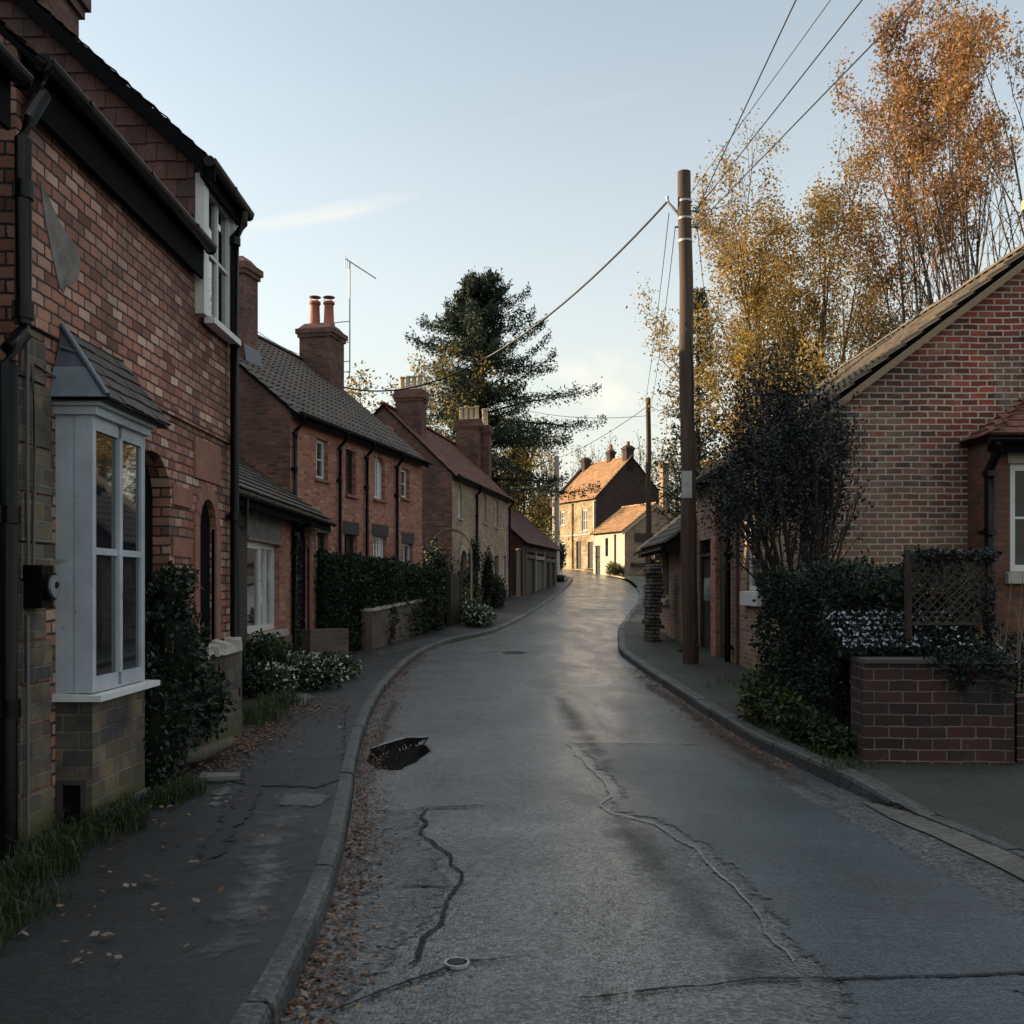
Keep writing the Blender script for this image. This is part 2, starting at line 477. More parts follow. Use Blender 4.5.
M['mid_wood'] = wood('dull timber', (.045, .038, .032), (.10, .085, .068), .85)
M['pole_wood'] = wood('creosoted pole', (.030, .021, .016), (.085, .058, .042), .8, (14, 14, .8))
M['grey_wood'] = wood('weathered timber', (.14, .115, .09), (.27, .225, .175), .85)
M['barge'] = wood('bare bargeboard', (.16, .115, .07), (.27, .20, .13), .75, (3, 40, 40))
M['metal'] = paint('galvanised metal', (.32, .33, .34), .45, .25, 9, .5, .6)
M['wire'] = paint('black cable', (.02, .02, .022), .5, .1, 5, .4)
M['bark'] = wood('bark', (.035, .026, .02), (.10, .075, .055), .9, (9, 9, 2))
M['bark_pale'] = wood('birch bark', (.09, .065, .045), (.22, .165, .12), .9, (7, 7, 3))
M['leaf_dark'] = leaf_mat('dark evergreen leaf', [(.008, .016, .010), (.015, .028, .016), (.024, .040, .020), (.012, .022, .015)], .15, .55, .2)
M['leaf_conifer'] = leaf_mat('conifer needles', [(.014, .026, .016), (.024, .040, .022), (.038, .052, .024)], .2, .6, .3)
M['leaf_holly'] = leaf_mat('blackish holly leaf', [(.008, .010, .013), (.015, .018, .021), (.026, .026, .028)], .1, .5, .25)
M['leaf_yellow'] = leaf_mat('yellow autumn leaf', [(.32, .20, .040), (.44, .28, .065), (.36, .19, .035), (.22, .17, .04), (.48, .34, .11)], .45)
M['leaf_rust'] = leaf_mat('rust autumn leaf', [(.27, .125, .05), (.36, .17, .07), (.22, .10, .045), (.42, .23, .105)], .45)
M['leaf_olive'] = leaf_mat('olive leaf', [(.09, .085, .022), (.15, .125, .03), (.20, .15, .04), (.06, .07, .02)], .4)
M['leaf_green'] = leaf_mat('fresh green leaf', [(.03, .05, .016), (.05, .08, .025), (.085, .115, .045)], .3)
M['petal'] = leaf_mat('white petal', [(.45, .46, .44), (.60, .60, .58), (.50, .48, .40)], .3)
M['blossom'] = leaf_mat('pale blue bloom', [(.30, .34, .42), (.42, .46, .54), (.36, .38, .44)], .2)
M['grass'] = leaf_mat('grass blade', [(.014, .024, .009), (.026, .040, .013), (.05, .06, .024)], .3)
M['fallen'] = leaf_mat('fallen leaf', [(.07, .028, .018), (.11, .045, .026), (.045, .025, .02), (.15, .08, .045), (.22, .16, .11)], .1, .7)

def asphalt(name, c0, c1, grain, rlo, rhi, bs, wet_scale, sheen=.5, tint=None, wet=0, soft=0):
    m, nt, N, L, b = nmat(name)
    ov = objvec(N)
    v = N.new('ShaderNodeTexVoronoi'); v.inputs['Scale'].default_value = grain; L.new(ov, v.inputs['Vector'])
    stone = v.outputs['Color']
    sp = N.new('ShaderNodeSeparateColor'); L.new(stone, sp.inputs[0])
    st = ramp(N, L, sp.outputs[0], [(0, c0), (.6, tuple((a + b_) / 2 for a, b_ in zip(c0, c1))), (1, c1)])
    big = add_noise(N, L, ov, wet_scale, 7, .62, .4)
    mpp = N.new('ShaderNodeMapping'); mpp.inputs['Scale'].default_value = (.9, 2.6, 1); L.new(ov, mpp.inputs[0])
    bands = add_noise(N, L, mpp.outputs[0], .55, 6, .65, .5)
    c = mix(N, L, .75, st, ramp(N, L, big, [(.3, .5), (.7, 1.3)]), 'MULTIPLY')
    c = mix(N, L, .6, c, ramp(N, L, bands, [(.35, .6), (.65, 1.15)]), 'MULTIPLY')
    if tint: c = mix(N, L, 1.0, c, tint, 'MULTIPLY')
    L.new(c, b.inputs['Base Color'])
    rr = mix(N, L, .5, ramp(N, L, big, [(.34, rlo), (.66, rhi)]), ramp(N, L, bands, [(.36, rhi), (.64, rlo)]))
    L.new(rr, b.inputs['Roughness'])
    b.inputs['Specular IOR Level'].default_value = sheen
    if wet:
        wm = N.new('ShaderNodeMapping'); wm.inputs['Scale'].default_value = (1.5, .45, 1); L.new(ov, wm.inputs[0])
        wf = add_noise(N, L, wm.outputs[0], .8, 7, .68, .8)
        L.new(ramp(N, L, wf, [(.36, wet), (.62, wet * (.12 if wet < 1.01 else .7))]), b.inputs['Coat Weight'])
        b.inputs['Coat Roughness'].default_value = .22; b.inputs['Coat IOR'].default_value = 1.45
        cb = bump(N, L, None, v.outputs['Distance'], .45 if wet < 1.01 else .12, .008); L.new(cb, b.inputs['Coat Normal'])
    h = mth(N, L, 'SUBTRACT', 1.0, v.outputs['Distance'])
    n1 = bump(N, L, None, h, bs, .012)
    n2 = bump(N, L, None, add_noise(N, L, ov, 14, 5, .65), .35, .02, n1)
    bump(N, L, b, bands, .30, .10, n2)
    if soft:
        at_ = N.new('ShaderNodeAttribute'); at_.attribute_name = 'edge'
        nz = add_noise(N, L, ov, soft, 8, .72, .3)
        f = mth(N, L, 'ADD', at_.outputs['Fac'], mth(N, L, 'MULTIPLY', mth(N, L, 'SUBTRACT', nz, .5), 2.2))
        tr = N.new('ShaderNodeBsdfTransparent'); ms_ = N.new('ShaderNodeMixShader')
        L.new(ramp(N, L, f, [(.25, 0), (1.1, .55)] if soft < 3.5 else [(.30, 0), (.85, .95)] if soft < 4 else [(.40, 0), (.60, 1)]), ms_.inputs[0]); L.new(tr.outputs[0], ms_.inputs[1]); L.new(b.outputs[0], ms_.inputs[2])
        L.new(ms_.outputs[0], N['Material Output'].inputs['Surface'])
    return m
M['road'] = asphalt('worn wet asphalt', (.009, .010, .012), (.125, .135, .145), 52, .24, .44, .9, .7, .7, None, 1.0)
M['road_patch'] = asphalt('newer smooth asphalt', (.014, .020, .025), (.065, .086, .102), 95, .28, .46, .45, .5, .6, None, .9, 6)
M['pave'] = asphalt('dark footway asphalt', (.008, .009, .010), (.030, .031, .034), 110, .40, .65, .35, .9, .25, None, .55)
M['pave_right'] = asphalt('green stained footway', (.016, .019, .015), (.042, .047, .038), 90, .5, .75, .4, .9, .3)
M['pave_slab'] = asphalt('pale concrete paving', (.07, .07, .07), (.13, .13, .128), 60, .42, .7, .4, 1.1, .4, None, .3, 8)
M['kerb'] = asphalt('kerb stone', (.028, .029, .031), (.08, .081, .083), 45, .45, .7, .35, 1.6, .4)
M['crack'] = asphalt('tar filled crack', (.008, .008, .009), (.02, .02, .021), 90, .6, .8, .5, .8, .2, None, 0, 22)
M['seam'] = asphalt('pale worn seam', (.10, .10, .10), (.22, .215, .205), 80, .28, .42, .4, .8, .6, None, 1.0, 20)
M['soil'] = asphalt('garden soil', (.016, .013, .010), (.045, .036, .027), 30, .8, .95, .8, .8, .15)
M['grassland'] = asphalt('rough grass land', (.02, .028, .010), (.055, .065, .025), 8, .85, .95, .8, .3, .1)
# ================================================================== GROUND
KL = [unproj(*p) for p in ((282, 1000), (318, 930), (338, 870), (349, 820), (358, 750), (371, 710), (384, 688), (402, 667), (424, 650), (452, 639), (484, 635), (519, 620), (550, 600), (571, 583))]
KR = [unproj(*p) for p in ((1024, 855), (930, 815), (855, 787), (750, 738), (645, 670))]
KL = sorted([(y, x) for x, y in KL]); KR = sorted([(y, x) for x, y in KR])
KL = [(-8, -.62)] + KL + [(66, 4.1), (75, 2.4), (85, .6), (98, -2.5)]
KR = [(-8, 4.0)] + KR + [(22, 2.35), (28, 2.95), (35, 4.1), (42, 5.3), (52, 6.6), (62, 7.2), (68, 6.9), (78, 5.6), (87, 4.2), (98, 1.5)]
def sm(K, y, w=.9):
    ys = [k[0] for k in K]; xs = [k[1] for k in K]
    return float(np.mean(np.interp([y - w, y - w / 2, y, y + w / 2, y + w], ys, xs)))
xl = lambda y: sm(KL, y, .5 + .03 * max(0, y))
xr = lambda y: sm(KR, y, .4 + .02 * max(0, y))
ROADZ, PAVEZ = -.06, .05

YS = sorted(list(np.arange(-8, 3, .8)) + list(np.arange(3, 30, .3)) + list(np.arange(30, 97, .9)) + list(np.arange(8.65, 11.4, .06)))
# terrain
mb = MB()
ty = [-60, -30, -8] + list(np.arange(-4, 120, 3.0)) + [130, 150, 180, 220, 300, 450, 700]
tx = [-600, -300, -150, -80, -40, -20, -10, -5, 0, 5, 10, 20, 40, 80, 150, 300, 600]
mb.grid([[(x, y, g(y) - .22) for x in tx] for y in ty], flip=True)
tag(mb.build('ground', M['grassland']), kind='structure')
# pothole outline and depth
def ragged0(pix, amp, step, seed):
    P = [unproj(*p) for p in pix]; out = []
    for i in range(len(P)):
        a, b_ = P[i], P[(i + 1) % len(P)]; L = math.hypot(b_[0] - a[0], b_[1] - a[1]); k = max(1, int(L / step))
        for j in range(k):
            t = j / k; x = a[0] + (b_[0] - a[0]) * t; y = a[1] + (b_[1] - a[1]) * t
            out.append((x + amp * noise.noise(Vector((x * 7 + seed, y * 5, 1))), y + amp * 2 * noise.noise(Vector((x * 7 + seed, y * 5, 9)))))
    return out
POT = ragged0([(366, 754), (371, 743), (392, 737), (408, 733), (428, 734), (424, 741), (430, 746), (414, 758), (398, 764), (378, 763)], .03, .08, 9)
_pa = np.array(POT); _pb = np.roll(_pa, -1, 0); _pd = _pb - _pa; _pl = (_pd ** 2).sum(1) + 1e-9
def pot_in(x, y):
    q = np.array((x, y)); tt = np.clip(((q - _pa) * _pd).sum(1) / _pl, 0, 1)
    d = float(np.sqrt((((_pa + _pd * tt[:, None]) - q) ** 2).sum(1)).min())
    a, b_ = _pa, _pb; c = ((a[:, 1] > y) != (b_[:, 1] > y)) & (x < (b_[:, 0] - a[:, 0]) * (y - a[:, 1]) / (b_[:, 1] - a[:, 1] + 1e-12) + a[:, 0])
    return d if c.sum() % 2 else -d
def pot_depth(x, y):
    if not (-1.8 < x < -.4 and 8.4 < y < 11.6): return 0.0
    d = pot_in(x, y)
    k = min(1.0, max(0.0, (d + .02) / .10)); return .105 * k * k * (3 - 2 * k)
TS = sorted(set([round(k / 24, 4) for k in range(25)] + [round(float(v), 4) for v in np.linspace(.015, .27, 34)]))
# road, with a slight crown and worn unevenness
mb = MB()
rows = []
for y in YS:
    a, b_ = xl(y), xr(y)
    row = []
    for t in TS:
        x = a + (b_ - a) * t
        crown = .045 * (1 - (2 * t - 1) ** 2)
        z = g(y) + ROADZ + crown + .003 * noise.noise(Vector((x * .9, y * .5, 0))) - pot_depth(x, y)
        row.append((x, y, z))
    rows.append(row)
mb.grid(rows, flip=True, smooth=True)
tag(mb.build('road', M['road']), kind='structure')
def road_z(x, y):
    a, b_ = xl(y), xr(y)
    t = min(1, max(0, (x - a) / (b_ - a)))
    return g(y) + ROADZ + .045 * (1 - (2 * t - 1) ** 2) + .003 * noise.noise(Vector((x * .9, y * .5, 0))) - pot_depth(x, y)
KW = .105
def dropk(y):      # kerb lowered at the side entry on the left
    return .0
# left footway and kerb
mb = MB(); rows = []
def wob_p(x, y): return 0.0
for y in YS:
    e = xl(y) - KW
    rows.append([(x, y, g(y) + PAVEZ + (wob_p(x, y) if x < e - .01 else 0)) for x in (e - 14, e - 6, e - 3, e - 2, e - 1.6, e - 1.2, e - .8, e - .4, e)])
mb.grid(rows, flip=True, smooth=True)
tag(mb.build('pavement', M['pave']), kind='structure')
def kerb(name, xf, side, ys, w=KW, top=.065):
    mb = MB()
    y0 = ys[0]; y1 = ys[-1]
    tf = top if callable(top) else (lambda y: top)
    while y0 < y1 - .1:
        ln = .9 + (y0 > 30) * .9; ye = min(y1, y0 + ln); P = []
        dz = rnd.uniform(-.006, .006); dx = rnd.uniform(-.008, .008)
        for k in range(5):
            y = y0 + (ye - .014 - y0) * k / 4
            x = xf(y) + dx; o = x - side * w; zt = g(y) + tf(y) + dz
            P.append([(x, y, g(y) - .16), (x, y, zt - .035), (x - side * .012, y, zt - .01), (x - side * .035, y, zt), (o, y, zt), (o, y, zt - .08)])
        mb.grid(P, flip=(side > 0))
        mb.face([P[0][i] for i in range(6)]); mb.face([P[-1][i] for i in reversed(range(6))])
        y0 = ye
    return tag(mb.build(name, M['kerb']), kind='structure')
kerb('kerb', xl, 1, [y for y in YS if y < 66])
# right footway pieces
def ramp_y(y): return min(1.0, max(0.0, (y - 7.1) / .8))
def right_z(x, y):
    d = min(1.0, max(0.0, (x - xr(y)) / 1.2)); k = ramp_y(y)
    return g(y) + k * PAVEZ + (1 - k) * (-.040 + .045 * d)
mb = MB(); rows = []
for y in YS:
    e = xr(y) + .15
    low = .05 if (7.9 < y) else .0
    rows.append([(e + d, y, right_z(e + d, y)) for d in (0, .3, .7, 1.2, 2, 4, 8, 14)])
mb.grid(rows, flip=True, smooth=True)
tag(mb.build('pavement', M['pave_right']), kind='structure')
kerb('kerb', xr, -1, [y for y in YS if -7 < y < 55], .16, lambda y: -.034 + .098 * ramp_y(y) - .012 * max(0, 1 - abs(y - 21) / 1.6))

def sheet(name, poly, dz, mat, zf=road_z, sub=7, kind='structure', feather=.18, me_len=.2):
    """irregular flat patch following the ground: fan of a pixel outline set on the ground"""
    me = bpy.data.meshes.new(name)
    import bmesh
    bm = bmesh.new()
    vs_ = [bm.verts.new((x, y, 0)) for x, y in poly]
    f = bm.faces.new(vs_)
    bmesh.ops.triangulate(bm, faces=[f])
    for _ in range(sub):
        ed = [e for e in bm.edges if e.calc_length() > me_len]
        if not ed: break
        bmesh.ops.subdivide_edges(bm, edges=ed, cuts=1)
        bmesh.ops.triangulate(bm, faces=[q for q in bm.faces if len(q.verts) > 3])
    bmesh.ops.recalc_face_normals(bm, faces=bm.faces)
    for v in bm.verts: v.co.z = zf(v.co.x, v.co.y) + dz
    if sum(q.normal.z for q in bm.faces) < 0: bmesh.ops.reverse_faces(bm, faces=bm.faces)
    bm.to_mesh(me); bm.free()
    pa = np.array(poly); pb = np.roll(pa, -1, 0); dd = pb - pa; l2 = (dd ** 2).sum(1) + 1e-9
    ed_ = []
    for v in me.vertices:
        q = np.array((v.co.x, v.co.y)); tt = np.clip(((q - pa) * dd).sum(1) / l2, 0, 1)
        ed_.append(min(1.0, float(np.sqrt((((pa + dd * tt[:, None]) - q) ** 2).sum(1)).min()) / feather))
    me.attributes.new('edge', 'FLOAT', 'POINT').data.foreach_set('value', ed_)
    me.materials.append(mat)
    o = bpy.data.objects.new(name, me); COL.objects.link(o)
    if kind: tag(o, kind=kind)
    return o
def ragged(pix, amp=.035, step=.18, seed=0, closed=True):
    """ground outline from frame points, edges broken up"""
    P = [unproj(*p) for p in pix]
    out = []
    n = len(P)
    for i in range(n if closed else n - 1):
        a, b_ = P[i], P[(i + 1) % n]
        L = math.hypot(b_[0] - a[0], b_[1] - a[1]); k = max(1, int(L / step))
        for j in range(k):
            t = j / k; x = a[0] + (b_[0] - a[0]) * t; y = a[1] + (b_[1] - a[1]) * t
            d = amp * noise.noise(Vector((x * 3.1 + seed, y * 3.1, seed * .7)))
            e = amp * noise.noise(Vector((x * 3.1 + seed, y * 3.1, seed * .7 + 9)))
            out.append((x + d, y + e))
    if not closed: out.append(P[-1])
    return out
def ribbon(name, pix, w, dz, mat, zf=road_z, seed=0, amp=.04, kind='structure'):
    P = ragged(pix, amp, .10, seed, closed=False)
    mb = MB(); G = []; EA = []; w = w * 2.4
    for i, (x, y) in enumerate(P):
        a = P[max(0, i - 1)]; b_ = P[min(len(P) - 1, i + 1)]
        dx, dy = b_[0] - a[0], b_[1] - a[1]; l = math.hypot(dx, dy) or 1
        nx, ny = -dy / l, dx / l
        ww = w * (.55 + .9 * abs(noise.noise(Vector((x * 4, y * 4, seed + 2)))))
        if i in (0, len(P) - 1): ww *= .2
        G.append([(x + nx * ww * q, y + ny * ww * q, zf(x + nx * ww * q, y + ny * ww * q) + dz) for q in (-1, -.4, 0, .4, 1)]); EA += [0, .55, .8, .55, 0]
    mb.grid(G)
    o = mb.build(name, mat)
    o.data.attributes.new('edge', 'FLOAT', 'POINT').data.foreach_set('value', EA)
    return tag(o, kind=kind)

patch_px = [(566, 742), (700, 741), (735, 752), (775, 772), (830, 800), (900, 835), (990, 880), (1060, 920), (1060, 985), (1040, 1060), (850, 1060), (812, 985), (770, 930), (735, 885), (700, 850), (655, 822), (612, 812), (598, 804), (612, 795), (606, 783), (590, 765)]
sheet('road_patch', ragged(patch_px, .03, .15, 3), .006, M['road_patch'])
left_px = [(345, 815), (395, 803), (430, 806), (432, 835), (455, 850), (462, 880), (440, 920), (405, 955), (385, 975), (300, 1010), (318, 950), (338, 880)]
sheet('road_patch', ragged(left_px, .05, .12, 5), .005, asphalt('darker lifted asphalt', (.010, .011, .013), (.13, .135, .14), 62, .40, .65, .9, .9, .45, None, .45, 7))
ribbon('crack', [(350, 803), (392, 806), (426, 805), (430, 832), (452, 845), (460, 868), (462, 883), (448, 905), (428, 930), (410, 950), (402, 962)], .013, .011, M['crack'], seed=1, amp=.09)
ribbon('crack', [(400, 880), (430, 880), (460, 883)], .018, .012, M['crack'], seed=8)
ribbon('crack', [(420, 803), (455, 804), (490, 802)], .02, .012, M['crack'], seed=4)
ribbon('crack', [(330, 1002), (400, 975), (470, 955), (520, 951)], .012, .011, M['crack'], seed=2)
ribbon('crack', [(575, 998), (680, 986), (760, 979), (840, 980), (1040, 966)], .012, .012, M['crack'], seed=6, amp=.06)
ribbon('seam', [(566, 742), (590, 766), (606, 784), (612, 795), (598, 804), (612, 812), (655, 822), (700, 851), (735, 886), (770, 932), (795, 962)], .012, .010, M['seam'], seed=3, amp=.05)
ribbon('seam', [(566, 742), (640, 741), (702, 741)], .03, .013, M['seam'], seed=5, amp=.02)
ribbon('seam', [(480, 651), (515, 650), (545, 651)], .10, .010, M['seam'], seed=15, amp=.02)
ribbon('seam', [(582, 609), (610, 608.5), (636, 609)], .22, .010, M['seam'], seed=16, amp=.02)
# darker wet bands crossing the road further up
for i, (px, w, m_) in enumerate((([(390, 668), (440, 690), (520, 690), (560, 705), (590, 730), (612, 760)], .12, 'crack'), )):
    pass
# pothole by the kerb: a broken hollow lined with black wet grit, water lying in it
grit = asphalt('black pothole grit', (.003, .003, .003), (.016, .015, .014), 70, .8, .95, 1.0, 2.0, .04)
sheet('pothole', POT, .006, grit, me_len=.07)
dirt_ = asphalt('reddish gutter dirt', (.018, .012, .010), (.085, .055, .045), 40, .6, .85, .9, 1.5, .2, None, 0, 3)
sheet('gutter_dirt', ragged([(640, 676), (655, 680), (700, 705), (748, 738), (800, 770), (850, 795), (835, 800), (770, 772), (715, 740), (670, 702), (640, 685)], .05, .2, 61), .009, dirt_, feather=.16)
sheet('gutter_dirt', ragged([(395, 688), (372, 725), (362, 760), (356, 800), (346, 850), (330, 920), (300, 1000), (330, 1000), (352, 920), (364, 850), (376, 790), (384, 750), (402, 700)], .05, .2, 62), .010, dirt_, feather=.14)
# damp and oily stains with shapes of their own
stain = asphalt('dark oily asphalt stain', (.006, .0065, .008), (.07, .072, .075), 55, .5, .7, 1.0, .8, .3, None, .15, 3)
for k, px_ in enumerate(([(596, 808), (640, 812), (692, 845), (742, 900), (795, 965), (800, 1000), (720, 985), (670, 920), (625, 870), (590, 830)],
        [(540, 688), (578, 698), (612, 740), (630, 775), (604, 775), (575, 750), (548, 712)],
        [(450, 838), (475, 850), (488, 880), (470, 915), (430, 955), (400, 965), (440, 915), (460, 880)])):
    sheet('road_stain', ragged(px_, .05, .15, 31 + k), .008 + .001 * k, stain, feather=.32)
# glossy wet film by the left kerb; sky sheen also put into its pale colour
wetm = asphalt('wet footway film', (.03, .033, .036), (.13, .138, .145), 90, .14, .30, .35, 1.2, .7, None, 1.02, 3.7)
sheet('pavement_patch', ragged([(240, 812), (332, 806), (328, 850), (308, 905), (280, 950), (230, 985), (165, 985), (190, 920), (215, 860)], .08, .12, 51), .006, wetm, lambda x, y: g(y) + PAVEZ, feather=.45)
# footway patches
damp = asphalt('newer black footway', (.005, .0055, .007), (.016, .017, .020), 120, .40, .6, .25, .9, .3, None, .3, 8)
sheet('pavement_patch', ragged([(256, 712), (352, 708), (349, 786), (320, 796), (276, 794), (228, 868), (186, 872), (238, 782)], .03, .12, 41), .008, damp, lambda x, y: g(y) + PAVEZ, feather=.08)
ph = lambda x, y: g(y) + PAVEZ + wob_p(x, y)
slab = asphalt('pale footway patch', (.022, .024, .027), (.062, .065, .07), 90, .26, .46, .3, 1.0, .5, None, 1.0, 5)
sheet('pavement_patch', ragged([(272, 803), (290, 796), (322, 799), (344, 790), (340, 806), (330, 815), (285, 818), (262, 815)], .09, .09, 12), .005, slab, ph)
sheet('pavement_patch', ragged([(262, 690), (300, 690), (320, 700), (312, 712), (268, 712)], .05, .08, 13), .006, M['pave_slab'], ph)
sheet('pavement_patch', ragged([(198, 812), (218, 785), (228, 778), (244, 786), (240, 800), (222, 822)], .05, .08, 14), .006, M['pave_slab'], ph)
sheet('pavement_patch', ragged([(372, 662), (400, 655), (432, 648), (452, 640), (440, 637), (420, 640), (392, 648), (372, 655)], .03, .2, 18), .006, slab, ph)
# right driveway apron
pr = lambda x, y: right_z(x, y) if x > xr(y) else road_z(x, y)
sheet('driveway', ragged([(862, 796), (905, 800), (930, 812), (1000, 843), (1060, 872), (1060, 890), (1000, 860), (930, 828), (890, 812)], .02, .2, 21), .010, M['pave_slab'] if False else asphalt('apron concrete', (.06, .058, .055), (.11, .105, .10), 50, .5, .75, .4, 1.2, .3), pr)
ribbon('crack', [(866, 792), (930, 815), (1000, 842), (1060, 868)], .014, .010, M['crack'], zf=pr, seed=22, amp=.02)

# ================================================================== BUILDING KIT
def tiles(mb, O, U, V, W, H, course=.2, tw=.2, lift=.02, style='flat', mat=0, jit=.004, clip=None):
    """tile courses laid on a slope. O eaves corner, U along, V up the slope; every tile is a loose island"""
    O = Vector(O); U = Vector(U).normalized(); V = Vector(V).normalized(); Nn = U.cross(V).normalized()
    nr = max(1, int(math.ceil(H / course)))
    for i in range(nr):
        v0 = i * course; v1 = min(H, v0 + course * 1.12)
        a0, a1 = (0, W) if clip is None else clip(v0)
        if a1 - a0 < .03: continue
        off = (i % 2) * tw * .5 if style == 'flat' else 0
        k0 = int(math.floor((a0 - off) / tw)); k1 = int(math.ceil((a1 - off) / tw))
        for k in range(k0, k1):
            u0 = max(a0, off + k * tw + .003); u1 = min(a1, off + (k + 1) * tw - .003)
            if u1 - u0 < .012: continue
            if style == 'flat':
                l0 = lift + rnd.uniform(-jit, jit); dv = rnd.uniform(-jit, jit) * 2
                p = [O + U * u0 + V * (v0 + dv) + Nn * l0, O + U * u1 + V * (v0 + dv) + Nn * (l0 + rnd.uniform(-jit, jit)),
                     O + U * u1 + V * v1 + Nn * .001, O + U * u0 + V * v1 + Nn * .001]
                b = len(mb.v)
                lo = [q - Nn * lift * .9 for q in p[:2]]
                mb.v.extend([tuple(q) for q in p + lo])
                for q in ((0, 1, 2, 3), (4, 5, 1, 0)):
                    mb.f.append(tuple(b + t for t in q)); mb.m.append(mat); mb.uv.append(None); mb.sm.append(False)
            else:
                n = 5; b = len(mb.v); dz = rnd.uniform(-jit, jit)
                r0 = []; r1 = []; r2 = []
                for j in range(n + 1):
                    t = j / n; u = u0 + (u1 - u0) * t
                    hgt = lift * 1.6 * (.5 - .5 * math.cos(2 * math.pi * t))
                    r0.append(O + U * u + V * (v0 + dz) + Nn * (hgt + lift + dz)); r1.append(O + U * u + V * v1 + Nn * (hgt + .002))
                    r2.append(O + U * u + V * (v0 + dz) + Nn * (hgt + lift * .2))
                mb.v.extend([tuple(q) for q in r0 + r1 + r2])
                for j in range(n):
                    for q in ((j, j + 1, n + 2 + j, n + 1 + j), (2 * n + 2 + j, 2 * n + 3 + j, j + 1, j)):
                        mb.f.append(tuple(b + t for t in q)); mb.m.append(mat); mb.uv.append(None); mb.sm.append(False)

def wall_panel(mb, x0, x1, z0, z1, ops, y0=0, t=.25, back=True):
    """front skin at y0 (facing -y) with openings (xa,xb,za,zb) and reveals of depth t"""
    xs = sorted(set([x0, x1] + [v for o in ops for v in o[:2]])); zs = sorted(set([z0, z1] + [v for o in ops for v in o[2:4]]))
    xs = [x for x in xs if x0 <= x <= x1]; zs = [z for z in zs if z0 <= z <= z1]
    for i in range(len(xs) - 1):
        for j in range(len(zs) - 1):
            cx, cz = (xs[i] + xs[i + 1]) / 2, (zs[j] + zs[j + 1]) / 2
            if any(o[0] < cx < o[1] and o[2] < cz < o[3] for o in ops): continue
            mb.face([(xs[i], y0, zs[j]), (xs[i + 1], y0, zs[j]), (xs[i + 1], y0, zs[j + 1]), (xs[i], y0, zs[j + 1])])
    for xa, xb, za, zb in [o[:4] for o in ops]:
        y1 = y0 + t
        mb.face([(xa, y0, za), (xa, y0, zb), (xa, y1, zb), (xa, y1, za)])
        mb.face([(xb, y0, zb), (xb, y0, za), (xb, y1, za), (xb, y1, zb)])
        mb.face([(xa, y0, zb), (xb, y0, zb), (xb, y1, zb), (xa, y1, zb)])
        mb.face([(xa, y0, za), (xa, y1, za), (xb, y1, za), (xb, y0, za)])
def arch_head(mb, xa, xb, zs, rise, zt, y0=0, t=.25, n=10, mat=0):
    """fills the corners above an arch inside a square headed opening"""
    xc, r = (xa + xb) / 2, (xb - xa) / 2
    pts = [(xc - r * math.cos(math.pi * k / n), zs + rise * math.sin(math.pi * k / n)) for k in range(n + 1)]
    for k in range(n):
        a, b = pts[k], pts[k + 1]
        mb.face([(a[0], y0, a[1]), (b[0], y0, b[1]), (b[0], y0, zt), (a[0], y0, zt)], mat)
        mb.face([(b[0], y0, b[1]), (a[0], y0, a[1]), (a[0], y0 + t, a[1]), (b[0], y0 + t, b[1])], mat)
def arch_ring(mb, xc, zs, r, rise, w, y0, d, n=14, mat=0):
    for k in range(n):
        a0, a1 = math.pi * (k + .04) / n, math.pi * (k + .96) / n
        P = []
        for rr, ri in ((r, rise), (r + w, rise + w)):
            for a in (a0, a1): P.append((xc - rr * math.cos(a), zs + ri * math.sin(a)))
        p = [P[0], P[1], P[3], P[2]]
        mb.prism([(x, y0, z) for x, z in p], (0, d, 0), mat)
